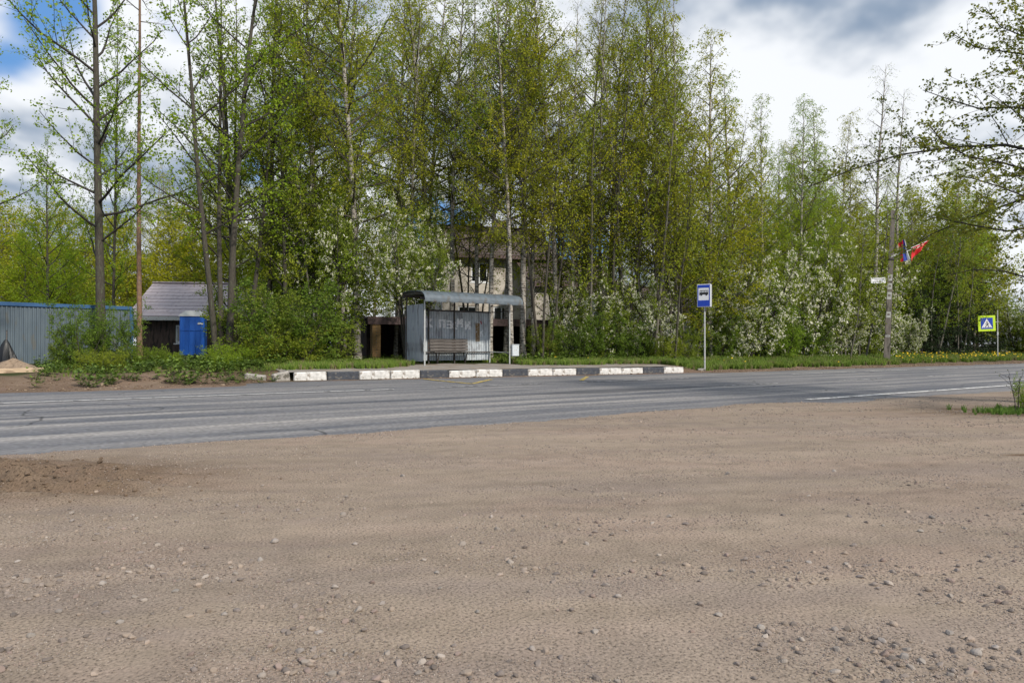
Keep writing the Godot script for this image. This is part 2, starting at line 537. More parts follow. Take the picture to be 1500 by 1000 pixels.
func materials() -> void:
	# ground grain
	var f := FastNoiseLite.new()
	f.seed = 4; f.frequency = 0.14; f.fractal_octaves = 4; f.fractal_gain = 0.75
	var a := f.get_seamless_image(1024, 1024).get_data()
	f.seed = 14; f.noise_type = FastNoiseLite.TYPE_CELLULAR; f.frequency = 0.045; f.fractal_octaves = 3
	f.frequency = 0.09
	f.cellular_return_type = FastNoiseLite.RETURN_DISTANCE
	var b := f.get_seamless_image(1024, 1024).get_data()
	var colr := PackedByteArray(); colr.resize(1024 * 1024 * 3)
	var hgt := PackedByteArray(); hgt.resize(1024 * 1024)
	for k in 1024 * 1024:
		var t := a[k] / 255.0
		var g := b[k] / 255.0
		var s := clampf(0.80 + (t - 0.5) * 0.34 + (0.5 - g) * 0.06 - 0.2 * smoothstep(0.34, 0.22, t), 0.25, 1.0)
		var gg := int(s * 255)
		colr[k * 3] = gg; colr[k * 3 + 1] = int(gg * 0.99); colr[k * 3 + 2] = int(gg * 0.97)
		hgt[k] = int(clampf(t * 0.9 + (1.0 - g) * 0.12, 0, 1) * 255)
	var m := mat("ground", Color.WHITE, 0.97)
	m.vertex_color_use_as_albedo = true
	m.albedo_texture = ImageTexture.create_from_image(Image.create_from_data(1024, 1024, false, Image.FORMAT_RGB8, colr))
	m.heightmap_enabled = true
	m.heightmap_texture = ImageTexture.create_from_image(Image.create_from_data(1024, 1024, false, Image.FORMAT_L8, hgt))
	m.heightmap_scale = 0.32
	m.metallic_specular = 0.2
	# asphalt: bands of dust and polish that run along the road (u along, v across)
	f = FastNoiseLite.new()
	f.seed = 31; f.frequency = 1.0; f.fractal_octaves = 5
	var f2 := FastNoiseLite.new()
	f2.seed = 32; f2.frequency = 0.35; f2.fractal_octaves = 2
	var im := Image.create(2048, 512, false, Image.FORMAT_RGB8)
	for y in 512:
		var n := 6.5 + 15.5 * y / 512.0
		# tracks: dusty strips between the wheels' paths
		var dust := 0.0
		for q in [[9.2, 0.28, 1.0], [10.35, 0.2, 0.55], [11.35, 0.24, 0.75], [13.1, 0.25, 0.6], [14.4, 0.2, 0.4], [16.6, 0.8, 0.45]]:
			dust += q[2] * exp(-pow((n - q[0]) / q[1], 2.0))
		var seam := exp(-pow((n - 11.75) / 0.06, 2.0))
		for x in 2048:
			var ca := cos(TAU * x / 2048.0) * 1.3
			var sa := sin(TAU * x / 2048.0) * 1.3
			var wave := f.get_noise_3d(ca, sa, y * 0.075)
			var grit := f2.get_noise_2d(x * 2.3, y * 2.3)
			var patch := smoothstep(0.02, 0.3, f.get_noise_3d(ca * 1.6 + 9.0, sa * 1.6, y * 0.03))
			var t := clampf(0.24 + 0.6 * dust * (0.75 + wave * 1.2) + wave * 0.45 - patch * 0.16, 0.0, 1.0)
			var c := Color(0.112, 0.117, 0.132).lerp(Color(0.34, 0.32, 0.30), t)
			c = c * (1.0 + grit * 0.55 - seam * 0.4)
			im.set_pixel(x, y, c.linear_to_srgb())
	# a dark oily patch and thin wandering cracks
	for y in 512:
		for x in 2048:
			var ps := (x / 2048.0 * 62.0 - 10.6) / 2.6
			var pn := (6.5 + 15.5 * y / 512.0 - 11.75) / 0.55
			var w := smoothstep(1.15, 0.5, ps * ps + pn * pn + f.get_noise_2d(x * 0.02, y * 0.05) * 0.6) * 0.55
			if w > 0.0:
				im.set_pixel(x, y, im.get_pixel(x, y).lerp(Color(0.07, 0.072, 0.08).linear_to_srgb(), w))
	rng.seed = 77
	for k in 46:
		var cx := rng.randf() * 2048.0
		var cy := rng.randf_range(40.0, 360.0)
		var ang := rng.randf_range(-0.35, 0.35) if rng.randf() < 0.65 else rng.randf_range(1.1, 2.0)
		for e in rng.randi_range(40, 220):
			ang += rng.randf_range(-0.28, 0.28)
			cx += cos(ang); cy += sin(ang)
			if cy > 2.0 and cy < 509.0:
				var at := Vector2i(posmod(int(cx), 2048), int(cy))
				im.set_pixelv(at, im.get_pixelv(at) * 0.62)
	m = mat("asphalt", Color.WHITE, 0.8)
	m.albedo_texture = ImageTexture.create_from_image(im)
	m.metallic_specular = 0.35
	grain("worn_paint_line", Color(0.5, 0.49, 0.47), Color(0.78, 0.77, 0.74), 1.3, 0.8, 0.03, Color(0.16, 0.155, 0.15), 0.30, 0.0, 61)
	grain("thin_paint_line", Color(0.36, 0.36, 0.36), Color(0.6, 0.59, 0.57), 1.1, 0.8, 0.03, Color(0.16, 0.155, 0.15), 0.44, 0.0, 62)
	grain("yellow_line", Color(0.5, 0.36, 0.05), Color(0.66, 0.48, 0.1), 0.9, 0.8, 0.03, Color(0.18, 0.16, 0.13), 0.42, 0.0, 63)
	grain("kerb_white", Color(0.44, 0.435, 0.42), Color(0.72, 0.715, 0.70), 0.9, 0.85, 0.02, Color(0.30, 0.27, 0.235), 0.29, 0.5, 64)
	grain("kerb_black", Color(0.025, 0.03, 0.04), Color(0.06, 0.067, 0.083), 0.7, 0.8, 0.02, Color(0.11, 0.105, 0.10), 0.2, 0.5, 65)
	grain("concrete", Color(0.22, 0.21, 0.19), Color(0.38, 0.36, 0.33), 0.8, 0.92, 0.02, Color(0.13, 0.12, 0.10), 0.3, 0.8, 66)
	grain("old_concrete", Color(0.13, 0.115, 0.10), Color(0.23, 0.205, 0.18), 1.1, 0.92, 0.02, Color(0.08, 0.075, 0.06), 0.32, 0.8, 67, Vector3(1, 0.3, 1))
	grain("platform_top", Color(0.20, 0.185, 0.165), Color(0.33, 0.30, 0.27), 1.8, 0.95, 0.015, Color(0.24, 0.19, 0.14), 0.42, 1.0, 68)
	grain("shelter_sheet", Color(0.22, 0.25, 0.285), Color(0.36, 0.395, 0.43), 1.3, 0.55, 0.02, Color(0.13, 0.13, 0.135), 0.27, 0.0, 69, Vector3(1, 0.25, 1), 0.0)
	grain("shelter_roof", Color(0.07, 0.09, 0.11), Color(0.13, 0.16, 0.185), 1.6, 0.5, 0.02, Color(0.085, 0.085, 0.08), 0.26, 0.0, 70)
	grain("dark_steel", Color(0.03, 0.03, 0.032), Color(0.07, 0.068, 0.068), 0.5, 0.6, 0.03, Color(0.10, 0.05, 0.03), 0.26, 0.0, 71)
	grain("pale_steel", Color(0.36, 0.38, 0.39), Color(0.52, 0.54, 0.54), 0.5, 0.5, 0.03, Color(0.22, 0.17, 0.13), 0.24, 0.0, 72)
	grain("bench_wood", Color(0.075, 0.068, 0.064), Color(0.15, 0.138, 0.13), 0.5, 0.85, 0.03, Color(0.05, 0.04, 0.035), 0.3, 0.4, 73, Vector3(0.15, 1, 1))
	grain("fence_sheet", Color(0.07, 0.10, 0.13), Color(0.105, 0.14, 0.17), 1.5, 0.5, 0.02, Color(0.10, 0.11, 0.11), 0.2, 0.0, 74, Vector3(1, 0.3, 1))
	mat("fence_blue", lin(0.02, 0.085, 0.21), 0.5)
	mat("toilet_blue", lin(0.012, 0.12, 0.55), 0.45)
	mat("toilet_roof", lin(0.62, 0.64, 0.66), 0.5)
	grain("metal_tile", Color(0.33, 0.285, 0.30), Color(0.44, 0.385, 0.40), 1.5, 0.6, 0.02, Color(0.23, 0.20, 0.21), 0.22, 0.0, 75)
	grain("dark_timber", Color(0.03, 0.02, 0.016), Color(0.07, 0.048, 0.04), 0.8, 0.85, 0.02, Color(0.02, 0.015, 0.012), 0.3, 0.4, 76, Vector3(1, 0.2, 1))
	grain("brown_sheet", Color(0.075, 0.045, 0.045), Color(0.12, 0.078, 0.075), 0.9, 0.6, 0.02, Color(0.06, 0.04, 0.035), 0.3, 0.0, 77)
	grain("brown_roof", Color(0.065, 0.045, 0.038), Color(0.11, 0.078, 0.065), 1.2, 0.7, 0.02, Color(0.08, 0.06, 0.05), 0.3, 0.0, 78)
	grain("render_wall", Color(0.40, 0.375, 0.33), Color(0.54, 0.51, 0.46), 2.2, 0.92, 0.015, Color(0.33, 0.30, 0.26), 0.32, 0.0, 79)
	grain("white_siding", Color(0.50, 0.51, 0.52), Color(0.62, 0.63, 0.64), 1.7, 0.7, 0.015, Color(0.40, 0.39, 0.37), 0.3, 0.0, 80)
	grain("yellow_brick", Color(0.28, 0.17, 0.065), Color(0.46, 0.29, 0.12), 0.3, 0.9, 0.03, Color(0.22, 0.12, 0.05), 0.35, 0.3, 81)
	mat("mortar", lin(0.20, 0.17, 0.13), 0.95)
	mat("white_metal", lin(0.62, 0.65, 0.68), 0.45)
	grain("bin_metal", Color(0.42, 0.48, 0.53), Color(0.60, 0.65, 0.68), 0.4, 0.5, 0.03, Color(0.34, 0.26, 0.2), 0.25, 0.0, 82)
	mat("window_glass", Color(0.06, 0.075, 0.085), 0.06)
	M.window_glass.metallic_specular = 0.7
	mat("sign_blue", lin(0.006, 0.045, 0.40), 0.4)
	mat("sign_white", lin(0.72, 0.74, 0.78), 0.45)
	mat("sign_black", lin(0.015, 0.015, 0.016), 0.5)
	mat("sign_yellow", lin(0.52, 0.74, 0.02), 0.45)
	mat("flag_white", lin(0.62, 0.64, 0.68), 0.8)
	mat("flag_blue", lin(0.01, 0.035, 0.26), 0.8)
	mat("flag_red", lin(0.52, 0.012, 0.018), 0.75)
	mat("flag_emblem", lin(0.80, 0.55, 0.42), 0.8)
	mat("paper", lin(0.50, 0.51, 0.49), 0.9)
	mat("black_film", lin(0.010, 0.011, 0.013), 0.45)
	grain("sand", Color(0.20, 0.145, 0.10), Color(0.33, 0.25, 0.18), 0.6, 0.97, 0.03, Color(0.14, 0.10, 0.07), 0.3, 1.0, 83)
	grain("pale_board", Color(0.34, 0.25, 0.16), Color(0.52, 0.40, 0.28), 0.5, 0.9, 0.03, Color(0.25, 0.18, 0.12), 0.3, 0.3, 84, Vector3(0.2, 1, 1))
	# bark
	var bark := Image.create(128, 512, false, Image.FORMAT_RGB8)
	var bn := FastNoiseLite.new()
	bn.seed = 3; bn.frequency = 0.02; bn.fractal_octaves = 4
	for y in 512:
		for x in 128:
			var t := bn.get_noise_2d(x * 1.2, y * 1.0)
			var c := Color(0.40, 0.38, 0.345).lerp(Color(0.27, 0.235, 0.20), clampf(t * 1.6 + 0.3, 0, 1))
			bark.set_pixel(x, y, c.linear_to_srgb())
	rng.seed = 8
	for k in 300:
		var bx := rng.randi_range(0, 127)
		var by := rng.randi_range(0, 511)
		var bw := rng.randi_range(6, 40)
		var bh := rng.randi_range(1, 3) if rng.randf() < 0.85 else rng.randi_range(5, 16)
		for yy in bh:
			var inset := int(absf(yy - bh * 0.5) * 1.5)
			for xx in range(inset, bw - inset):
				var c := Color(0.03, 0.027, 0.024) if rng.randf() < 0.85 else Color(0.14, 0.12, 0.1)
				bark.set_pixel((bx + xx) % 128, (by + yy) % 512, c.linear_to_srgb())
	m = mat("birch_bark", Color.WHITE, 0.9)
	m.albedo_texture = ImageTexture.create_from_image(bark)
	grain("dark_bark", Color(0.03, 0.027, 0.022), Color(0.08, 0.07, 0.056), 0.5, 0.95, 0.04, Color(0.09, 0.10, 0.065), 0.25, 1.5, 85, Vector3(1, 0.25, 1))
	grain("grey_bark", Color(0.085, 0.078, 0.066), Color(0.19, 0.175, 0.15), 0.5, 0.95, 0.04, Color(0.10, 0.115, 0.07), 0.3, 1.5, 86, Vector3(1, 0.25, 1))
	grain("pine_bark", Color(0.13, 0.075, 0.05), Color(0.30, 0.19, 0.125), 0.5, 0.95, 0.04, Color(0.12, 0.10, 0.09), 0.32, 1.5, 87, Vector3(1, 0.3, 1))
	mat("twig_brown", lin(0.075, 0.066, 0.050), 0.9)
	mat("twig_dark", lin(0.035, 0.030, 0.026), 0.9)
	for q in [["leaf", 1.0, 1.0, 1.0], ["leaf_yellow", 1.13, 1.06, 0.65], ["leaf_fresh", 0.92, 1.1, 0.85], ["leaf_dark", 0.66, 0.8, 0.85], ["leaf_rusty", 1.1, 1.02, 0.72], ["leaf_pale", 1.25, 1.25, 1.3]]:
		m = mat(q[0], Color(1, 1, 1), 0.6)
		m.albedo_color = lin(q[1] * 0.88, q[2] * 0.88, q[3] * 0.88)
		m.vertex_color_use_as_albedo = true
		m.backlight_enabled = true
		m.backlight = Color(0.95, 1.0, 0.6)
		m.metallic_specular = 0.3
	m = mat("needle", Color(1, 1, 1), 0.7)
	m.vertex_color_use_as_albedo = true
	m.metallic_specular = 0.25
	m = mat("petal", Color(1, 1, 1), 0.8)
	m.vertex_color_use_as_albedo = true
	m.backlight_enabled = true
	m.backlight = Color(0.4, 0.4, 0.38)
	m = mat("grass_blade", Color(1, 1, 1), 0.7)
	m.vertex_color_use_as_albedo = true
	m.backlight_enabled = true
	m.backlight = Color(0.5, 0.6, 0.3)
	m = mat("stone", Color(1, 1, 1), 0.95)
	m.vertex_color_use_as_albedo = true
	m.metallic_specular = 0.25

func steps(list: Array) -> PackedFloat32Array:
	var r := PackedFloat32Array()
	var at: float = list[0][0]
	r.append(at)
	for q in list:
		# from where it is to q[1] with steps growing from q[2] to q[3]
		var a: float = q[0]
		while at < q[1]:
			var t: float = clampf((at - a) / (q[1] - a), 0, 1)
			at += lerpf(q[2], q[3], t)
			r.append(at)
	return r

func terrain() -> void:
	var ds := steps([[-30.0, 0.5, 5.0, 0.5], [0.5, 1.4, 0.2, 0.05], [1.4, 7.0, 0.04, 0.05], [7.0, 16.0, 0.06, 0.2], [16.0, 32.0, 0.2, 0.4], [32.0, 70.0, 0.5, 3.0], [70.0, 900.0, 6.0, 120.0]])
	var right := steps([[0.0, 6.0, 0.06, 0.07], [6.0, 14.0, 0.08, 0.2], [14.0, 45.0, 0.25, 1.0], [45.0, 90.0, 1.5, 6.0], [90.0, 900.0, 10.0, 150.0]])
	var xs := PackedFloat32Array()
	for k in range(right.size() - 1, 0, -1):
		xs.append(-right[k])
	for k in right:
		xs.append(k)
	var nx := xs.size()
	var nd := ds.size()
	var mb := MB.new()
	var hs := PackedFloat32Array()
	hs.resize(nx * nd)
	for j in nd:
		for k in nx:
			hs[j * nx + k] = H(xs[k], ds[j])
	var pn := FastNoiseLite.new()
	pn.seed = 55; pn.frequency = 0.22; pn.fractal_octaves = 4
	for j in nd:
		for k in nx:
			var x := xs[k]
			var d := ds[j]
			var at := j * nx + k
			mb.v.append(Vector3(x, hs[at], -d))
			var kl := maxi(k - 1, 0); var kr := mini(k + 1, nx - 1)
			var jl := maxi(j - 1, 0); var jr := mini(j + 1, nd - 1)
			var gx := (hs[j * nx + kr] - hs[j * nx + kl]) / (xs[kr] - xs[kl])
			var gd := (hs[jr * nx + k] - hs[jl * nx + k]) / (ds[jr] - ds[jl])
			mb.n.append(Vector3(-gx, 1.0, gd).normalized())
			mb.uv.append(Vector2(x / 2.6, d / 2.6))
			# what lies on the ground here: pale sand with pink and grey gravel, brown soil, turf
			var n := road_n(x, d)
			var c: Color
			if n < 12.0:
				var st := noise_streak.get_noise_2d(x * 0.3 + d * 0.12, d * 2.4)
				var p1 := pn.get_noise_2d(x * 1.4, d * 3.0)
				var p2 := pn.get_noise_2d(x * 0.8 + 40.0, d * 1.6)
				var p3 := noise_fine.get_noise_2d(x * 1.6, d * 5.0)
				var p4 := noise_fine.get_noise_2d(x * 7.0, d * 9.0)
				c = Color(0.385, 0.326, 0.268)
				c = c.lerp(Color(0.385, 0.31, 0.26), 0.7 * smoothstep(0.0, 0.35, p1 + p3 * 0.4))
				c = c.lerp(Color(0.315, 0.27, 0.238), 0.6 * smoothstep(-0.1, 0.45, p2 + st * 0.5 + p3 * 0.5))
				c = c.lerp(Color(0.265, 0.225, 0.20), 0.45 * smoothstep(0.05, 0.5, p3 + p4 * 0.5 - p1 * 0.3))
				var v := d - 0.16 * x - 0.012 * x * x
				var tr := noise_streak.get_noise_2d(x * 0.16, v * 2.6) + 0.6 * noise_streak.get_noise_2d(x * 0.35 + 50.0, v * 7.0)
				# strips pressed smooth by tyres
				for q in [[1.9, 0.13], [2.35, 0.13], [3.3, 0.16], [3.85, 0.16], [5.2, 0.2], [5.95, 0.2], [7.4, 0.25]]:
					var off: float = (v + 0.12 * p2 - q[0]) / q[1]
					c = c.lerp(Color(0.44, 0.365, 0.30), 0.5 * exp(-off * off) * clampf(0.6 + p3 * 1.8, 0.0, 1.0))
				c = c * (1.0 + st * 0.12 + tr * 0.13 + p3 * 0.12 + p4 * 0.2)
				var mx := (x + 3.9) / 1.5
				var my := (d - 5.05) / 0.8
				c = c.lerp(Color(0.185, 0.135, 0.095), clampf(1.7 * exp(-mx * mx - my * my) * (0.95 + 0.5 * noise_fine.get_noise_2d(x * 3.0, d * 6.0)), 0, 0.85))
				# the patch of litter and soil round the saplings
				var bx := (x - 8.3) / 1.9
				var bd := (d - 10.4) / 0.75
				c = c.lerp(Color(0.13, 0.085, 0.05), clampf(1.5 * exp(-bx * bx - bd * bd) * (0.8 + noise_fine.get_noise_2d(x * 3.0, d * 4.0)), 0, 0.9))
				var wx := (x - 5.0) / 0.55
				var wd := (d - 6.25) / 0.09
				c = c.lerp(Color(0.15, 0.095, 0.06), 0.85 * smoothstep(0.25, 0.6, exp(-wx * wx - wd * wd)))
			else:
				c = Color(0.30, 0.235, 0.185).lerp(Color(0.21, 0.155, 0.115), clampf(0.5 + pn.get_noise_2d(x, d) * 1.4 + (0.3 if x < -4.0 else 0.0) + noise_fine.get_noise_2d(x * 5.0, d * 5.0) * 0.8, 0, 1))
				c = c.lerp(Color(0.30, 0.22, 0.18), 0.5 * smoothstep(0.0, 0.3, pn.get_noise_2d(x * 2.0 + 9.0, d * 2.0)))
				var soil := Color(0.085, 0.068, 0.045).lerp(Color(0.055, 0.075, 0.025), clampf(0.5 + pn.get_noise_2d(x * 1.5, d * 1.5) * 1.5, 0, 1))
				c = c.lerp(soil, smoothstep(19.2, 20.6, n + pn.get_noise_2d(x * 2.0, d * 2.0) * 1.2 - (1.6 if x < -7.0 else 0.0)))
			mb.c.append(Color(clampf(c.r * 1.19, 0, 1), clampf(c.g * 1.17, 0, 1), clampf(c.b * 1.16, 0, 1)))
	for j in nd - 1:
		for k in nx - 1:
			var A := j * nx + k
			mb.i.append(A); mb.i.append(A + nx); mb.i.append(A + nx + 1)
			mb.i.append(A); mb.i.append(A + nx + 1); mb.i.append(A + 1)
	solo("ground", mb.mesh(M.ground), "pale sandy gravel ground with tyre tracks, rising to soil under the trees", "ground", "", "structure")
	print("terrain tris ", mb.i.size() / 3)

func SN(s: float, n: float, y: float) -> Vector3:
	# the inverse of road_s and road_n
	return P(0.839 * s - 0.545 * n, y, 0.545 * s + 0.839 * n)

func strip(a: Vector2, b: Vector2, wide: float, y: float, material: Material, cuts := 1) -> ArrayMesh:
	# a flat painted strip from a to b, both in (x, depth)
	var mb := MB.new()
	var dir := (b - a).normalized()
	var side := Vector2(-dir.y, dir.x) * wide * 0.5
	for k in cuts:
		var p := a.lerp(b, float(k) / cuts)
		var q := a.lerp(b, float(k + 1) / cuts)
		mb.out_quad(P(p.x - side.x, y, p.y - side.y), P(p.x + side.x, y, p.y + side.y), P(q.x + side.x, y, q.y + side.y), P(q.x - side.x, y, q.y - side.y), P(p.x, y - 1.0, p.y))
	return mb.mesh(material)

func road() -> void:
	var mb := MB.new()
	var ss := []
	var s := -150.0
	while s <= 420.0:
		ss.append(s)
		s += 2.0 if s > -30.0 and s < 70.0 else 20.0
	var ns := [6.5, 7.5, 9.0, 11.0, 13.0, 15.0, 17.0, 19.0, 20.5, 22.0]
	for a in ss:
		for n in ns:
			mb.v.append(SN(a, n, -0.004 * absf(n - 11.6) / 3.0 + 0.006))
			mb.n.append(Vector3.UP)
			mb.uv.append(Vector2(a / 62.0, (n - 6.5) / 15.5))
	for j in ss.size() - 1:
		for k in ns.size() - 1:
			var A: int = j * ns.size() + k
			var w: int = ns.size()
			mb.i.append(A); mb.i.append(A + 1); mb.i.append(A + w + 1)
			mb.i.append(A); mb.i.append(A + w + 1); mb.i.append(A + w)
	var r := solo("road", mb.mesh(M.asphalt), "dusty grey asphalt road with worn wheel paths and lines", "road", "", "structure")
	# painted lines, each a sheet just above the asphalt
	var lines := [[11.7, 7.76, 150.0, 7.86, 0.16, M.worn_paint_line, 30], [-30.0, 15.2, 6.4, 14.95, 0.14, M.worn_paint_line, 12], [7.6, 15.0, 10.6, 15.02, 0.12, M.thin_paint_line, 2], [12.0, 15.05, 16.6, 15.1, 0.12, M.thin_paint_line, 2], [22.2, 15.35, 26.4, 15.4, 0.14, M.worn_paint_line, 2], [27.2, 15.45, 30.8, 15.5, 0.14, M.worn_paint_line, 2], [32.0, 15.5, 80.0, 15.7, 0.14, M.worn_paint_line, 12]]
	var sx := 14.0
	while sx < 80.0:
		lines.append([sx, 11.7, sx + 2.4, 11.7, 0.11, M.thin_paint_line, 1])
		sx += 5.2
	for q in lines:
		var a := SN(q[0], q[1], 0)
		var b := SN(q[2], q[3], 0)
		part("edge_line" if q[4] > 0.115 else "lane_dash", strip(Vector2(a.x, -a.z), Vector2(b.x, -b.z), q[4], 0.011, q[5], q[6]), r)
	# the yellow zigzag of the bus bay
	var zig := [Vector2(X(625, 21.8), 21.1), Vector2(X(692, 18.6), 18.4), Vector2(X(719, 20.6), 20.9)]
	for k in 2:
		part("zigzag_line", strip(zig[k], zig[k + 1], 0.13, 0.011, M.yellow_line, 3), r)
	part("zigzag_line", strip(Vector2(X(853, 19.9), 20.2), Vector2(X(862, 22.6), 22.9), 0.13, 0.0112, M.yellow_line, 2), r)

func kerb_point(a: float, k: float) -> Vector2:
	return K0 + KD * a + Vector2(-KD.y, KD.x) * k

func platform() -> void:
	var turn := atan2(KD.y, KD.x)
	# the walked surface behind the kerb
	var mb := MB.new()
	var na := 40
	var nk := 10
	for j in na + 1:
		var a := 14.7 * j / na - 0.3
		var deep := 3.6 + noise.get_noise_2d(a * 3.0, 4.0) * 0.9 - 1.6 * smoothstep(7.5, 9.5, a) - 0.9 * smoothstep(3.5, 1.0, a)
		for q in nk + 1:
			var k := lerpf(0.14, deep, float(q) / nk)
			var p := kerb_point(a, k)
			mb.v.append(P(p.x, 0.25 + 0.03 * k + noise_fine.get_noise_2d(a * 2.0, k * 2.0) * 0.008, p.y))
			mb.n.append(Vector3.UP)
	for j in na:
		for q in nk:
			var A := j * (nk + 1) + q
			var w := nk + 1
			mb.i.append(A); mb.i.append(A + 1); mb.i.append(A + w + 1)
			mb.i.append(A); mb.i.append(A + w + 1); mb.i.append(A + w)
	solo("pavement", mb.mesh(M.platform_top), "worn grey waiting platform between the kerb and the bus shelter", "pavement", "", "structure")
	var kerb := Node3D.new()
	kerb.name = "kerb"
	add_child(kerb)
	tag(kerb, "black and white painted concrete kerb along the bus bay", "kerb", "", "structure")
	var order := "WBWWBWWBWWBWWBW"
	rng.seed = 40
	for k in 15:
		var len_k := 0.955
		var mesh := MB.new()
		mesh.bevel_box(Vector3(len_k * 0.5, 0.21, 0.075), 0.022 + 0.012 * rng.randf())
		# knocked corners and a dented face
		for q in mesh.v.size():
			var pv: Vector3 = mesh.v[q]
			var dent := noise_fine.get_noise_3d(pv.x * 3.0 + k * 7.0, pv.y * 3.0, pv.z * 3.0)
			mesh.v[q] = pv - pv.sign() * Vector3(0.02, 0.012, 0.012) * maxf(0.0, dent) * 2.0
		var p := kerb_point(0.48 + k * 0.967, 0.05 + rng.randf_range(-0.012, 0.012))
		var o := part("kerb_stone", mesh.mesh(M.kerb_white if order[k] == "W" else M.kerb_black), kerb, P(p.x, 0.055 + rng.randf_range(-0.012, 0.012) - 0.003 * k, p.y), Vector3(rng.randf_range(-0.05, 0.05), turn + rng.randf_range(-0.018, 0.018), rng.randf_range(-0.012, 0.012)))
		o.set_meta("label", "kerb stone painted white" if order[k] == "W" else "kerb stone painted black")
	# the broken end: tilted unpainted pieces
	for q in [[-0.36, 0.0, 0.52, 0.03, 0.2, 0.35], [-1.05, 0.12, 0.6, -0.02, -0.12, -0.3]]:
		var p := kerb_point(q[0], q[1])
		var mesh := MB.new()
		mesh.bevel_box(Vector3(q[2] * 0.5, 0.17, 0.08), 0.04)
		part("kerb_stone", mesh.mesh(M.concrete), kerb, P(p.x, 0.07 + q[3], p.y), Vector3(0.1, turn + q[5], q[4])).set_meta("label", "broken bare concrete kerb stone")

func corrugated(wide: float, high: float, pitch: float, deep: float, material: Material, uvs := false) -> ArrayMesh:
	# a trapezoid-profiled sheet in the xy plane, both faces, standing on y = 0
	var mb := MB.new()
	var prof := []
	var x := 0.0
	while x < wide:
		prof.append(Vector2(x, 0)); prof.append(Vector2(minf(x + pitch * 0.38, wide), 0))
		if x + pitch * 0.5 < wide:
			prof.append(Vector2(x + pitch * 0.5, deep)); prof.append(Vector2(minf(x + pitch * 0.88, wide), deep))
		x += pitch
	if prof[-1].x < wide:
		prof.append(Vector2(wide, 0))
	for k in prof.size() - 1:
		var a: Vector2 = prof[k]
		var b: Vector2 = prof[k + 1]
		if a.distance_to(b) < 1e-4:
			continue
		mb.tri(Vector3(a.x, 0, a.y), Vector3(a.x, high, a.y), Vector3(b.x, high, b.y))
		mb.tri(Vector3(a.x, 0, a.y), Vector3(b.x, high, b.y), Vector3(b.x, 0, b.y))
		if uvs:
			for q in [[a.x, 1.0], [a.x, 0.0], [b.x, 0.0], [a.x, 1.0], [b.x, 0.0], [b.x, 1.0]]:
				mb.uv.append(Vector2(q[0] / wide, q[1]))
	return mb.mesh(material)

func panel_paint() -> StandardMaterial3D:
	# the inside of the shelter: flaking blue-grey paint, painted-over white lettering, a torn brown poster
	var w := 512
	var h := 256
	var im := Image.create(w, h, false, Image.FORMAT_RGB8)
	var n := FastNoiseLite.new()
	n.seed = 91; n.frequency = 0.02; n.fractal_octaves = 5
	for y in h:
		for x in w:
			var t := n.get_noise_2d(x * 1.6, y * 0.35) * 0.9 + n.get_noise_2d(x * 3.0, y * 3.0) * 0.5
			var c := Color(0.36, 0.405, 0.445).lerp(Color(0.48, 0.525, 0.555), clampf(0.5 + t, 0, 1))
			c = c.lerp(Color(0.15, 0.15, 0.165), 0.5 * smoothstep(0.16, 0.34, n.get_noise_2d(x * 1.2 + 300.0, y * 0.5)))
			im.set_pixel(x, y, c.linear_to_srgb())
	var spot := func(x0: int, y0: int, x1: int, y1: int, col: Color, keep: float) -> void:
		for y in range(y0, y1):
			for x in range(x0, x1):
				if x >= 0 and x < w and y >= 0 and y < h and n.get_noise_2d(x * 5.0, y * 5.0) > keep:
					im.set_pixel(x, y, col.linear_to_srgb())
	# rows of letters painted by hand, partly scrubbed off: A, K, P, A, 3, C, M, I
	var white := Color(0.80, 0.82, 0.84)
	var strokes := {
		"A": [[0, 40, 12, 0], [12, 0, 24, 40], [5, 24, 19, 24]], "K": [[0, 0, 0, 40], [0, 22, 22, 0], [2, 18, 22, 40]], "P": [[0, 0, 0, 40], [22, 0, 22, 40], [0, 2, 22, 2]],
		"3": [[0, 2, 18, 2], [18, 2, 18, 38], [2, 20, 18, 20], [0, 38, 18, 38]], "C": [[20, 2, 2, 12], [2, 12, 2, 30], [2, 30, 20, 38]], "M": [[0, 40, 2, 0], [2, 0, 12, 24], [12, 24, 22, 0], [22, 0, 24, 40]], "I": [[0, 0, 0, 40], [20, 0, 20, 40], [0, 40, 20, 0]]}
	for q in [["A", 70, 52], ["K", 122, 44], ["P", 200, 46], ["3", 246, 50], ["C", 276, 54], ["M", 308, 40], ["I", 360, 52]]:
		for sgm in strokes[q[0]]:
			for k in 60:
				var t := k / 59.0
				var cx := int(q[1] + lerpf(sgm[0], sgm[2], t) * 1.25)
				var cy := int(q[2] + lerpf(sgm[1], sgm[3], t) * 0.95)
				spot.call(cx - 6, cy - 3, cx + 6, cy + 4, white, -0.34)
	spot.call(424, 58, 450, 156, Color(0.20, 0.125, 0.05), -0.35)
	spot.call(452, 44, 464, 64, Color(0.32, 0.06, 0.07), -0.1)
	spot.call(454, 98, 470, 128, white, 0.0)
	var m := mat("painted_panel", Color.WHITE, 0.55)
	m.albedo_texture = ImageTexture.create_from_image(im)
	m.texture_repeat = false
	return m

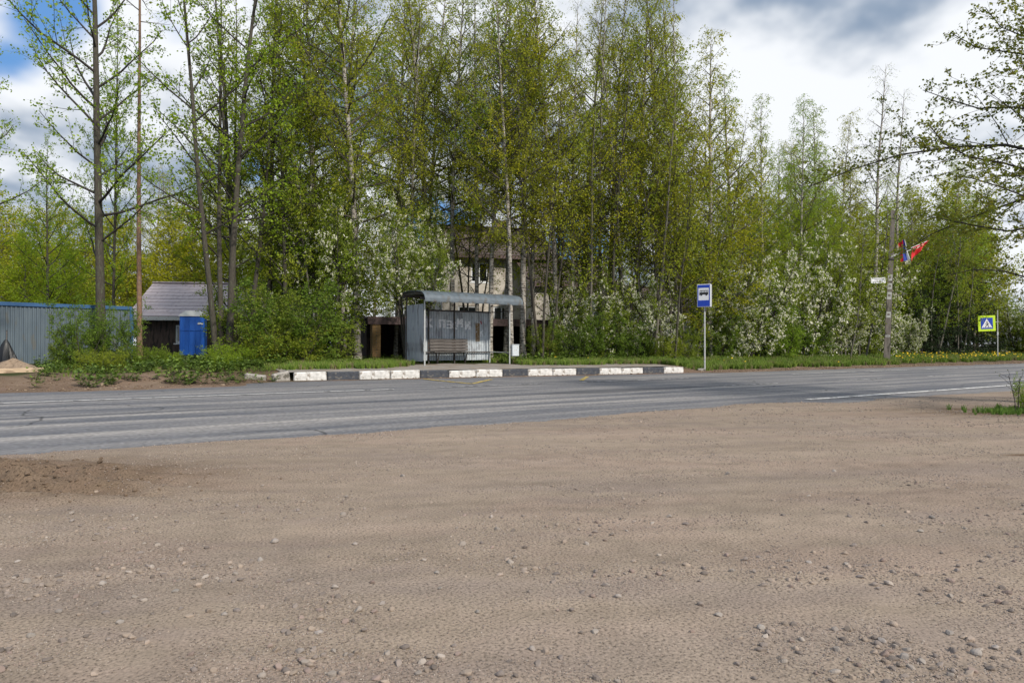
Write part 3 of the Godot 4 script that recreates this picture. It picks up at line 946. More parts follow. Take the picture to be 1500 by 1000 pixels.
func shelter() -> void:
	var base := P(-3.165, 0.375, 24.5)
	var o := thing("bus_shelter", base, deg_to_rad(35.5), "open-fronted grey corrugated metal bus shelter with curved roof", "bus shelter")
	var W := 3.76
	var D := 1.45
	var inside := panel_paint()
	# three sheets of the back wall, one texture across them all
	part("back_panel", corrugated(W, 1.92, 0.115, 0.022, inside, true), o, Vector3(0, 0.1, -D))
	var side := part("side_panel", corrugated(D - 0.06, 2.08, 0.115, 0.022, M.shelter_sheet), o, Vector3(-0.005, 0.1, -0.02), Vector3(0, PI * 0.5, 0))
	side.set_meta("label", "grey corrugated side wall of the shelter")
	# posts
	part("post", rod(Vector3(0.02, -0.15, 0.02), Vector3(0.02, 2.42, 0.02), 0.028, M.pale_steel), o)
	part("post", rod(Vector3(W, -0.15, 0.02), Vector3(W, 2.42, 0.02), 0.028, M.pale_steel), o)
	for x in [0.02, 0.95, 2.1, W]:
		var px := part("post", bbox(Vector3(0.05, 2.58, 0.05), 0.006, M.dark_steel if x < W else M.pale_steel), o, Vector3(x, 1.22, -D + 0.055))
		px.set_meta("label", "square frame post of the back wall")
	part("rail", bbox(Vector3(W, 0.045, 0.03), 0.005, M.dark_steel), o, Vector3(W * 0.5, 0.42, -D + 0.1))
	part("rail", bbox(Vector3(W, 0.06, 0.05), 0.005, M.dark_steel), o, Vector3(W * 0.5, 2.035, -D + 0.02))
	part("rail", rod(Vector3(W, 0.42, -D + 0.06), Vector3(W, 0.40, 0.0), 0.022, M.pale_steel), o)
	part("rail", rod(Vector3(W, 2.02, -D + 0.06), Vector3(W, 2.02, 0.0), 0.02, M.dark_steel), o)
	part("beam", bbox(Vector3(W + 0.3, 0.09, 0.06), 0.008, M.dark_steel), o, Vector3(W * 0.5, 2.37, 0.02))
	part("beam", bbox(Vector3(W + 0.3, 0.09, 0.06), 0.008, M.dark_steel), o, Vector3(W * 0.5, 2.53, -D + 0.05))
	# roof: three bent sheets that lap over one another
	var prof := [Vector2(0.43, 2.26), Vector2(0.425, 2.36), Vector2(0.37, 2.47), Vector2(0.26, 2.56), Vector2(0.10, 2.62), Vector2(-0.3, 2.68), Vector2(-0.9, 2.70), Vector2(-1.75, 2.62)]
	var roof := Node3D.new()
	roof.name = "roof"
	o.add_child(roof)
	var cuts := [-0.15, 1.25, 2.7, 4.08]
	for k in 3:
		var mb := MB.new()
		var lift := 0.004 * (k % 2)
		for j in prof.size() - 1:
			var a: Vector2 = prof[j]
			var b: Vector2 = prof[j + 1]
			var x0: float = cuts[k] - 0.03
			var x1: float = cuts[k + 1] + 0.03
			var mid := Vector3((x0 + x1) * 0.5, 1.4, -0.7)
			mb.out_quad(Vector3(x0, a.y + lift, a.x), Vector3(x1, a.y + lift, a.x), Vector3(x1, b.y + lift, b.x), Vector3(x0, b.y + lift, b.x), mid)
			var i1 := Vector3(0, -0.025, -0.012)
			mb.out_quad(Vector3(x0, a.y + lift, a.x) + i1, Vector3(x1, a.y + lift, a.x) + i1, Vector3(x1, b.y + lift, b.x) + i1, Vector3(x0, b.y + lift, b.x) + i1, Vector3(mid.x, 9, -0.7))
			for xx in [x0, x1]:
				mb.out_quad(Vector3(xx, a.y + lift, a.x), Vector3(xx, b.y + lift, b.x), Vector3(xx, b.y + lift, b.x) + i1, Vector3(xx, a.y + lift, a.x) + i1, mid)
		part("roof_sheet", mb.mesh(M.shelter_roof), roof)
	for x in [-0.1, 1.2, 2.6, 3.9]:
		part("roof_rib", bbox(Vector3(0.05, 0.07, 1.9), 0.006, M.dark_steel), o, Vector3(x, 2.57, -0.75), Vector3(0.03, 0, 0))

	# the bench against the back wall
	var b := thing("bench", base + Basis(Vector3.UP, deg_to_rad(35.5)) * Vector3(1.82, 0, -1.12), deg_to_rad(35.5), "weathered dark wooden slatted bench inside the bus shelter", "bench")
	for k in 3:
		part("seat_slat", bbox(Vector3(1.75, 0.035, 0.11), 0.008, M.bench_wood), b, Vector3(0, 0.43 - 0.004 * k, 0.15 - k * 0.125))
	for k in 4:
		part("back_slat", bbox(Vector3(1.7, 0.11, 0.03), 0.008, M.bench_wood), b, Vector3(0, 0.52 + k * 0.122, -0.19 - k * 0.012), Vector3(-0.1, 0, 0))
	for x in [-0.62, 0.62]:
		part("leg", rod(Vector3(x, -0.02, -0.05), Vector3(x, 0.41, 0.13), 0.022, M.dark_steel, 6), b)
		part("leg", rod(Vector3(x, -0.02, -0.05), Vector3(x, 0.41, -0.14), 0.022, M.dark_steel, 6), b)
		part("back_bracket", rod(Vector3(x, 0.38, -0.19), Vector3(x, 0.95, -0.25), 0.016, M.dark_steel, 6), b)
	# the litter bin hung on the shelter's post
	var bin := thing("litter_bin", base + Basis(Vector3.UP, deg_to_rad(35.5)) * Vector3(W + 0.19, 0.26, 0.1), deg_to_rad(20.0), "small pale blue-white metal litter bin hung on the shelter post", "litter bin")
	part("bin_body", bbox(Vector3(0.29, 0.44, 0.22), 0.02, M.bin_metal), bin, Vector3(0, 0.22, 0))
	part("bin_rim", bbox(Vector3(0.31, 0.03, 0.24), 0.008, M.bin_metal), bin, Vector3(0, 0.452, 0))
	part("bin_bracket", bbox(Vector3(0.1, 0.04, 0.04), 0.006, M.dark_steel), bin, Vector3(-0.18, 0.34, -0.06))
	part("bin_leg", rod(Vector3(0.08, -0.3, 0), Vector3(0.08, 0.01, 0), 0.014, M.dark_steel, 6), bin)

func glazed(parent: Node3D, at: Vector3, turn: float, w: float, h: float, frame: Material) -> void:
	var win := Node3D.new()
	win.name = "window"
	parent.add_child(win, true)
	win.position = at
	win.rotation.y = turn
	for q in [[0.0, h * 0.5 - 0.05, w, 0.1], [0.0, -h * 0.5 + 0.05, w, 0.1], [-w * 0.5 + 0.05, 0.0, 0.1, h - 0.204], [w * 0.5 - 0.05, 0.0, 0.1, h - 0.204], [0.0, 0.0, 0.08, h - 0.204]]:
		part("frame", bbox(Vector3(q[2], q[3], 0.08), 0.008, frame), win, Vector3(q[0], q[1], 0.02))
	for sx in [-1, 1]:
		part("pane", bbox(Vector3(w * 0.5 - 0.15, h - 0.21, 0.012), 0.002, M.window_glass), win, Vector3(sx * (w * 0.25 - 0.005), 0, 0.0))
	part("sill", bbox(Vector3(w + 0.16, 0.06, 0.18), 0.008, frame), win, Vector3(0, -h * 0.5 - 0.032, 0.06))

func wall_with_holes(wide: float, high: float, thick: float, holes: Array, material: Material) -> ArrayMesh:
	# a wall in the xy plane, x from 0, y from 0, front at z = 0; holes are [x, y, w, h] by their centres
	var xs := [0.0, wide]
	var ys := [0.0, high]
	for q in holes:
		xs.append(q[0] - q[2] * 0.5); xs.append(q[0] + q[2] * 0.5)
		ys.append(q[1] - q[3] * 0.5); ys.append(q[1] + q[3] * 0.5)
	xs.sort(); ys.sort()
	var mb := MB.new()
	for a in xs.size() - 1:
		for b in ys.size() - 1:
			var cx: float = (xs[a] + xs[a + 1]) * 0.5
			var cy: float = (ys[b] + ys[b + 1]) * 0.5
			var open := false
			for q in holes:
				if absf(cx - q[0]) < q[2] * 0.5 and absf(cy - q[1]) < q[3] * 0.5:
					open = true
			if not open and xs[a + 1] - xs[a] > 1e-4 and ys[b + 1] - ys[b] > 1e-4:
				for z in [0.0, -thick]:
					mb.out_quad(Vector3(xs[a], ys[b], z), Vector3(xs[a + 1], ys[b], z), Vector3(xs[a + 1], ys[b + 1], z), Vector3(xs[a], ys[b + 1], z), Vector3(cx, cy, -thick * 0.5))
	for q in holes:
		var x0: float = q[0] - q[2] * 0.5
		var x1: float = q[0] + q[2] * 0.5
		var y0: float = q[1] - q[3] * 0.5
		var y1: float = q[1] + q[3] * 0.5
		mb.box(Vector3(x0 - 0.01, y0 - 0.01, -thick + 0.01), Vector3(x0, y1 + 0.01, -0.003))
		mb.box(Vector3(x1, y0 - 0.01, -thick + 0.01), Vector3(x1 + 0.01, y1 + 0.01, -0.003))
		mb.box(Vector3(x0, y0 - 0.01, -thick + 0.01), Vector3(x1, y0, -0.003))
		mb.box(Vector3(x0, y1, -thick + 0.01), Vector3(x1, y1 + 0.01, -0.003))
	mb.box(Vector3(0, high - 0.01, -thick), Vector3(wide, high + 0.002, 0.002))
	mb.box(Vector3(-0.002, 0, -thick), Vector3(0.01, high, 0.002))
	mb.box(Vector3(wide - 0.01, 0, -thick), Vector3(wide + 0.002, high, 0.002))
	return mb.mesh(material)

func roof_rows(parent: Node3D, called: String, a: Vector3, b: Vector3, c: Vector3, d: Vector3, rows: int, thick: float, material: Material) -> void:
	# a pitched face a-b (eave) to d-c (ridge), built of lapping rows of sheet
	for k in rows:
		var t0 := float(k) / rows
		var t1 := float(k + 1) / rows
		var nrm := (b - a).cross(d - a).normalized()
		if nrm.y < 0.0:
			nrm = -nrm
		var mb := MB.new()
		var q := [a.lerp(d, t0) + nrm * thick, b.lerp(c, t0) + nrm * thick, b.lerp(c, t1), a.lerp(d, t1)]
		var mid: Vector3 = (q[0] + q[1] + q[2] + q[3]) * 0.25 - nrm * 0.05
		mb.out_quad(q[0], q[1], q[2], q[3], mid)
		var low: Array = [q[0] - nrm * (thick + 0.03), q[1] - nrm * (thick + 0.03), q[2] - nrm * 0.03, q[3] - nrm * 0.03]
		mb.out_quad(low[0], low[1], low[2], low[3], mid + nrm * 0.1)
		for e in [[0, 1], [1, 2], [3, 0]]:
			mb.out_quad(q[e[0]], q[e[1]], low[e[1]], low[e[0]], mid)
		part(called, mb.mesh(material), parent)

func gable(at: Vector3, turn: float, label: String, called: String, category: String, L: float, Wd: float, eave: float, ridge: float, wall: Material, roof_mat: Material, wins: Array, rows := 8, over := 0.5, trim: Material = null) -> Node3D:
	# a gabled house whose long side (local x) faces the road (local +z)
	var o := thing(called, at, turn, label, category)
	var holes := []
	for q in wins:
		holes.append([q[0], q[1], q[2], q[3]])
	part("wall", wall_with_holes(L, eave + 0.4, 0.3, holes, wall), o, Vector3(0, -0.4, 0))
	part("wall", wall_with_holes(L, eave + 0.4, 0.3, [], wall), o, Vector3(L, -0.4, -Wd), Vector3(0, PI, 0))
	for sx in [0, 1]:
		var mb := MB.new()
		var xo: float = 0.31 if sx == 0 else L - 0.31
		var xi: float = 0.004 if sx == 0 else L - 0.004
		var pts := [Vector2(-0.004, -0.4), Vector2(-Wd + 0.004, -0.4), Vector2(-Wd + 0.004, eave), Vector2(-Wd * 0.5, ridge - 0.05), Vector2(-0.004, eave)]
		var mid := Vector3((xo + xi) * 0.5, eave * 0.5, -Wd * 0.5)
		for xx in [xo, xi]:
			for k in range(1, 4):
				mb.out_tri(Vector3(xx, pts[0].y, pts[0].x), Vector3(xx, pts[k].y, pts[k].x), Vector3(xx, pts[k + 1].y, pts[k + 1].x), mid)
		part("gable_wall", mb.mesh(wall), o)
	for q in wins:
		glazed(o, Vector3(q[0], q[1] - 0.4, -0.12), 0.0, q[2], q[3], M.white_metal)
	var roof := Node3D.new()
	roof.name = "roof"
	o.add_child(roof)
	var drop := (ridge - eave) / (Wd * 0.5) * over
	roof_rows(roof, "roof_row", Vector3(-over, eave - drop + 0.06, over), Vector3(L + over, eave - drop + 0.06, over), Vector3(L + over, ridge + 0.06, -Wd * 0.5), Vector3(-over, ridge + 0.06, -Wd * 0.5), rows, 0.018, roof_mat)
	roof_rows(roof, "roof_row", Vector3(L + over, eave - drop + 0.06, -Wd - over), Vector3(-over, eave - drop + 0.06, -Wd - over), Vector3(-over, ridge + 0.06, -Wd * 0.5), Vector3(L + over, ridge + 0.06, -Wd * 0.5), rows, 0.018, roof_mat)
	part("ridge_cap", bbox(Vector3(L + over * 2 + 0.04, 0.08, 0.3), 0.02, roof_mat), roof, Vector3(L * 0.5, ridge + 0.1, -Wd * 0.5))
	if trim:
		part("eave_board", bbox(Vector3(L + over * 2, 0.22, 0.04), 0.006, trim), roof, Vector3(L * 0.5, eave - drop - 0.06, over - 0.03))
	return o

func buildings() -> void:
	# the two-storey house behind the trees
	var h := gable(P(X(648, 47.0), 0.5, 47.0), deg_to_rad(14.0), "two-storey pale rendered house with brown roof behind the birches", "house", "house", 7.4, 8.0, 7.2, 9.5, M.render_wall, M.brown_roof, [[1.8, 3.0, 1.4, 1.5], [4.2, 3.0, 1.2, 1.5], [6.3, 3.0, 1.1, 1.5], [2.6, 6.1, 1.2, 1.4], [6.2, 6.1, 1.1, 1.4]], 10, 0.7, M.brown_sheet)
	part("chimney", bbox(Vector3(0.7, 1.6, 0.6), 0.03, M.yellow_brick), h, Vector3(5.2, 9.4, -4.6))
	# the low annex with a falling roof beside it
	gable(P(X(783, 45.2), 0.5, 45.2), deg_to_rad(14.0), "low pale annex with brown roof joined to the two-storey house", "house_annex", "annex", 5.4, 7.0, 4.9, 6.7, M.render_wall, M.brown_roof, [[1.6, 3.2, 1.1, 1.3], [3.6, 2.2, 1.1, 1.3]], 8, 0.5, M.brown_sheet)
	# the white outbuilding right of it
	gable(P(X(880, 40.0), 0.45, 40.0), deg_to_rad(20.0), "long white sided outbuilding half hidden by blossoming shrubs", "outbuilding", "shed", 6.5, 4.5, 3.1, 4.3, M.white_siding, M.brown_roof, [[3.5, 2.0, 1.0, 1.0]], 6, 0.35, M.brown_sheet)
	# the house with the grey-violet metal roof on the left
	gable(P(X(206, 37.0), 0.4, 37.0), deg_to_rad(8.0), "dark timber house with pale violet-grey metal roof beside the fence", "timber_house", "house", 9.0, 6.5, 2.5, 4.3, M.dark_timber, M.metal_tile, [[2.2, 1.7, 0.9, 1.0], [5.6, 1.7, 0.9, 1.0]], 10, 0.55, M.pale_steel)
	# the shed at the far right, of which only the roof shows
	gable(P(X(1311, 50.0), 0.5, 50.0), deg_to_rad(0.0), "small shed with grey sheet roof behind the utility pole", "garden_shed", "shed", 3.2, 2.8, 2.2, 3.5, M.dark_timber, M.shelter_roof, [], 4, 0.3)
	# the open carport behind the shelter
	var c := thing("carport", P(X(545, 30.0), 0.4, 30.0), deg_to_rad(26.0), "dark open carport with brown fascia and brick pillar behind the shelter", "carport")
	var L := 9.0
	part("fascia", bbox(Vector3(L + 0.5, 0.30, 0.06), 0.01, M.brown_sheet), c, Vector3(L * 0.5, 1.74, 0.16))
	part("roof", bbox(Vector3(L + 0.5, 0.12, 5.2), 0.02, M.brown_sheet), c, Vector3(L * 0.5, 1.95, -2.46), Vector3(0.03, 0, 0))
	part("back_wall", bbox(Vector3(L, 2.3, 0.15), 0.01, M.dark_timber), c, Vector3(L * 0.5, 0.75, -4.9))
	for x in [-0.05, L + 0.05]:
		part("side_wall", bbox(Vector3(0.15, 2.2, 4.4), 0.01, M.dark_timber), c, Vector3(x, 0.7, -2.7))
	for q in [0.16, 4.5, L - 0.16]:
		var pil := Node3D.new()
		pil.name = "pillar"
		c.add_child(pil, true)
		pil.position = Vector3(q, -0.3, -0.05)
		part("mortar_core", bbox(Vector3(0.345, 1.9, 0.345), 0.004, M.mortar), pil, Vector3(0, 0.95, 0))
		var brick := bbox(Vector3(0.17, 0.062, 0.37), 0.006, M.yellow_brick)
		var brick2 := bbox(Vector3(0.37, 0.062, 0.17), 0.006, M.yellow_brick)
		for k in 25:
			for sgn in [-1, 1]:
				var off: float = 0.1 * sgn
				part("brick", brick if k % 2 == 0 else brick2, pil, Vector3(off, 0.04 + k * 0.075, 0) if k % 2 == 0 else Vector3(0, 0.04 + k * 0.075, off))

func signs() -> void:
	# ---- the bus stop sign
	var d := 27.9
	var x := X(1032.5, d)
	var o := thing("bus_stop_sign", P(x, H(x, d), d), deg_to_rad(-30.0), "tall blue and white bus stop sign on a grey pole", "sign")
	part("pole", rod(Vector3(0, -0.3, 0), Vector3(0, 3.5, 0), 0.032, M.pale_steel, 12), o)
	var foot := MB.new()
	foot.bevel_box(Vector3(0.16, 0.07, 0.14), 0.03)
	part("footing", foot.mesh(M.concrete), o, Vector3(-0.12, 0.03, 0.05), Vector3(0.1, 0.4, 0.08))
	var box := part("sign_box", bbox(Vector3(0.56, 0.94, 0.2), 0.02, M.pale_steel), o, Vector3(0, 3.07, 0.02))
	part("sign_face", bbox(Vector3(0.54, 0.92, 0.012), 0.004, M.sign_white), box, Vector3(0, 0, 0.107))
	part("blue_band", bbox(Vector3(0.50, 0.12, 0.006), 0.001, M.sign_blue), box, Vector3(0, 0.38, 0.117))
	part("blue_band", bbox(Vector3(0.50, 0.25, 0.006), 0.001, M.sign_blue), box, Vector3(0, -0.315, 0.117))
	for sx in [-1, 1]:
		part("blue_band", bbox(Vector3(0.035, 0.507, 0.006), 0.001, M.sign_blue), box, Vector3(sx * 0.2325, 0.065, 0.117))
	# the bus pictogram: body with a row of windows, wheels and lamps
	var bus := MB.new()
	bus.box(Vector3(-0.17, -0.015, -0.003), Vector3(0.18, 0.075, 0.003))
	bus.box(Vector3(-0.15, 0.14, -0.003), Vector3(0.17, 0.16, 0.003))
	for k in 6:
		bus.box(Vector3(-0.155 + k * 0.064, 0.07, -0.0025), Vector3(-0.141 + k * 0.064, 0.145, 0.0025))
	bus.box(Vector3(-0.18, -0.03, -0.002), Vector3(-0.05, -0.01, 0.002))
	part("bus_pictogram", bus.mesh(M.sign_black), box, Vector3(0, 0.06, 0.117))
	for wx in [-0.09, 0.11]:
		var w := CylinderMesh.new()
		w.top_radius = 0.035; w.bottom_radius = 0.035; w.height = 0.006; w.radial_segments = 16; w.rings = 1
		w.material = M.sign_black
		part("wheel_pictogram", w, box, Vector3(wx, 0.035, 0.1185), Vector3(PI * 0.5, 0, 0))
	# ---- the utility pole
	d = 38.0
	x = X(1299, d)
	var pole := thing("utility_pole", P(x, H(x, d), d), deg_to_rad(-25.0), "leaning grey concrete utility pole with paper notices", "utility pole")
	pole.rotation.z = deg_to_rad(-2.4)
	var shaft := MB.new()
	var ends := [[-0.6, 0.165], [8.45, 0.10]]
	var cor := []
	for e in ends:
		for q in [[-1, 1], [1, 1], [1, -1], [-1, -1]]:
			cor.append(Vector3(q[0] * e[1], e[0], q[1] * e[1]))
	for k in 4:
		shaft.out_quad(cor[k], cor[(k + 1) % 4], cor[4 + (k + 1) % 4], cor[4 + k], Vector3(0, 4, 0))
	shaft.out_quad(cor[4], cor[5], cor[6], cor[7], Vector3(0, 4, 0))
	part("shaft", shaft.mesh(M.old_concrete), pole)
	part("cap_band", bbox(Vector3(0.235, 0.07, 0.235), 0.01, M.dark_steel), pole, Vector3(0, 8.0, 0))
	part("flag_holder", bbox(Vector3(0.3, 0.07, 0.3), 0.01, M.dark_steel), pole, Vector3(0, 5.72, 0))
	for q in [[4.75, 0.33], [4.28, 0.33], [3.75, 0.4], [2.7, 0.32], [1.52, 0.1]]:
		var nt := part("notice", bbox(Vector3(0.21, q[1], 0.006), 0.001, M.paper), pole, Vector3(-0.01, q[0] - 0.05, 0.166 - (q[0] + 0.6) * 0.00718), Vector3(-0.0072, 0, rng.randf_range(-0.04, 0.04)))
		part("notice_print", bbox(Vector3(0.12, q[1] * 0.35, 0.003), 0.0005, M.old_concrete), nt, Vector3(0, q[1] * 0.05, 0.005))
	# ---- the street plate held out from the pole
	var sp := thing("street_name_plate", P(X(1287.5, 37.7), 1.0 + 0.0975 * 37.7, 37.7), deg_to_rad(4.0), "small white street name plate held out from the utility pole", "street sign")
	sp.rotation.z = deg_to_rad(2.0)
	part("plate", bbox(Vector3(0.84, 0.32, 0.02), 0.006, M.sign_white), sp)
	rng.seed = 12
	for row in 2:
		var mb := MB.new()
		var lx := -0.22 if row == 0 else -0.33
		var end := 0.33 if row == 0 else 0.26
		var hi := 0.085 if row == 0 else 0.05
		while lx < end:
			# short upright strokes: the lettering cannot be read in the photograph
			mb.box(Vector3(lx, -hi * 0.5, -0.001), Vector3(lx + 0.012, hi * 0.5, 0.001))
			if rng.randf() < 0.8:
				var yy := rng.randf_range(-0.5, 0.4) * hi
				mb.box(Vector3(lx + 0.012, yy, -0.001), Vector3(lx + 0.036, yy + 0.012, 0.001))
			lx += rng.randf_range(0.035, 0.06)
		part("lettering", mb.mesh(M.sign_black), sp, Vector3(0, 0.055 - row * 0.125, 0.0125))
	part("bracket", bbox(Vector3(0.5, 0.03, 0.03), 0.004, M.dark_steel), sp, Vector3(0.45, 0.09, -0.028))
	part("bracket", bbox(Vector3(0.5, 0.03, 0.03), 0.004, M.dark_steel), sp, Vector3(0.45, -0.09, -0.028))
	# ---- two flags in a holder on the pole
	var fd := 37.7
	var root := P(X(1309, fd), 1.0 + 0.1335 * fd, fd)
	var dirs := [P(X(1345, fd) - X(1309, fd), (372.0 - 358.0) / F * fd, -0.25), P(X(1360, fd) - X(1309, fd), (372.0 - 351.0) / F * fd, 0.1)]
	for k in 2:
		var fl := thing("flag", root + Vector3(0, 0.06 * k - 0.03, 0.05 * k), 0.0, "white, blue and red striped flag drooping from the utility pole" if k == 0 else "plain red flag with pale emblem flying from the utility pole", "flag")
		part("staff", rod(Vector3(-0.1, -0.05, 0), dirs[k], 0.016, M.flag_white, 8), fl)
		if k == 0:
			# hangs from its staff in a narrow drape: white, blue and red side by side
			var edges := [0.0, 0.22, 0.76, 1.0]
			for sgn in 3:
				var mb := MB.new()
				var nx := 8
				var ny := 14
				for j in ny:
					for q in nx:
						var P4 := []
						for e in [[0, 0], [1, 0], [1, 1], [0, 1]]:
							var u := float(q + e[0]) / nx
							var w := float(j + e[1]) / ny
							var across := lerpf(edges[sgn], edges[sgn + 1], u)
							var px := 0.52 + w * 0.28 - across * (0.14 + 0.34 * w)
							var py := 0.92 - w * 1.12 - across * (0.04 + 0.10 * w)
							var pz := 0.2 + 0.05 * sin(across * 9.0 + w * 2.0) + 0.03 * sin(w * 8.0)
							P4.append(Vector3(px, py, pz))
						mb.tri(P4[0], P4[1], P4[2]); mb.tri(P4[0], P4[2], P4[3])
				part("stripe", mb.mesh([M.flag_white, M.flag_blue, M.flag_red][sgn]), fl)
			var corner := MB.new()
			for j in 6:
				for q in 6:
					var P5 := []
					for e in [[0, 0], [1, 0], [1, 1], [0, 1]]:
						var u := float(q + e[0]) / 6.0
						var w := float(j + e[1]) / 6.0
						P5.append(Vector3(0.44 - u * 0.2 - w * 0.03, 0.8 - w * 0.28 - u * u * 0.1, 0.17 + 0.05 * sin(u * 5.0 + w * 3.0)))
					corner.tri(P5[0], P5[1], P5[2]); corner.tri(P5[0], P5[2], P5[3])
			part("turned_corner", corner.mesh(M.flag_red), fl)
		else:
			var mb := MB.new()
			var em := MB.new()
			for j in 10:
				for q in 16:
					var P6 := []
					for e in [[0, 0], [1, 0], [1, 1], [0, 1]]:
						var u := float(q + e[0]) / 16.0
						var w := float(j + e[1]) / 10.0
						var at: Vector3 = dirs[1] * (0.56 + u * 0.5)
						P6.append(at + Vector3(-0.12 * w, -w * (0.78 - u * 0.62), 0.1 * sin(u * 11.0 + w * 2.0) * w + 0.04 * sin(w * 8.0)))
					var tgt := em if (q in [5, 6, 9, 10] and j in [2, 3]) else mb
					tgt.tri(P6[0], P6[1], P6[2]); tgt.tri(P6[0], P6[2], P6[3])
			part("cloth", mb.mesh(M.flag_red), fl)
			part("emblem", em.mesh(M.flag_emblem), fl)
	# ---- the crossing sign
	d = 46.0
	x = X(1462, d)
	var cs := thing("crossing_sign", P(x, H(x, d), d), deg_to_rad(-8.0), "yellow-bordered blue pedestrian crossing sign on a thin pole", "sign")
	part("pole", rod(Vector3(0, -0.4, 0), Vector3(0, 3.3, 0), 0.035, M.pale_steel, 10), cs)
	part("pole_band", rod(Vector3(0, 1.62, 0), Vector3(0, 1.82, 0), 0.045, M.sign_white, 10), cs)
	part("arm", bbox(Vector3(0.5, 0.04, 0.04), 0.005, M.pale_steel), cs, Vector3(-0.2, 2.5, 0.0))
	var yc := 1.0 + (HORIZON - 473.5) / F * d - H(x, d)
	var plate := part("plate", bbox(Vector3(1.08, 1.06, 0.025), 0.006, M.sign_yellow), cs, Vector3(-0.69, yc, 0.04), Vector3(0, 0, 0.035))
	part("blue_panel", bbox(Vector3(0.76, 0.76, 0.006), 0.001, M.sign_blue), plate, Vector3(0, 0, 0.016))
	var tr := MB.new()
	tr.tri(Vector3(-0.34, -0.29, 0), Vector3(0, 0.32, 0), Vector3(0.34, -0.29, 0))
	part("triangle", tr.mesh(M.sign_white), plate, Vector3(0, 0, 0.0215))
	var man := MB.new()
	for q in [[0.0, 0.04, 0.06, -0.13], [0.02, -0.08, 0.12, -0.25], [0.0, -0.08, -0.10, -0.25], [0.01, 0.02, -0.09, -0.05], [0.03, 0.02, 0.12, -0.06]]:
		var a := Vector2(q[0], q[1])
		var b := Vector2(q[2], q[3])
		var sd := (b - a).normalized().orthogonal() * 0.022
		man.tri(Vector3(a.x - sd.x, a.y - sd.y, 0), Vector3(a.x + sd.x, a.y + sd.y, 0), Vector3(b.x + sd.x, b.y + sd.y, 0))
		man.tri(Vector3(a.x - sd.x, a.y - sd.y, 0), Vector3(b.x + sd.x, b.y + sd.y, 0), Vector3(b.x - sd.x, b.y - sd.y, 0))
	for k in 10:
		man.tri(Vector3(0.02, 0.11, 0), Vector3(0.02 + 0.04 * cos(TAU * k / 10.0), 0.11 + 0.04 * sin(TAU * k / 10.0), 0), Vector3(0.02 + 0.04 * cos(TAU * (k + 1) / 10.0), 0.11 + 0.04 * sin(TAU * (k + 1) / 10.0), 0))
	for k in 4:
		man.tri(Vector3(-0.24 + k * 0.13, -0.28, 0), Vector3(-0.21 + k * 0.13, -0.24, 0), Vector3(-0.15 + k * 0.13, -0.28, 0))
	part("walking_figure", man.mesh(M.sign_black), plate, Vector3(0, 0, 0.024))

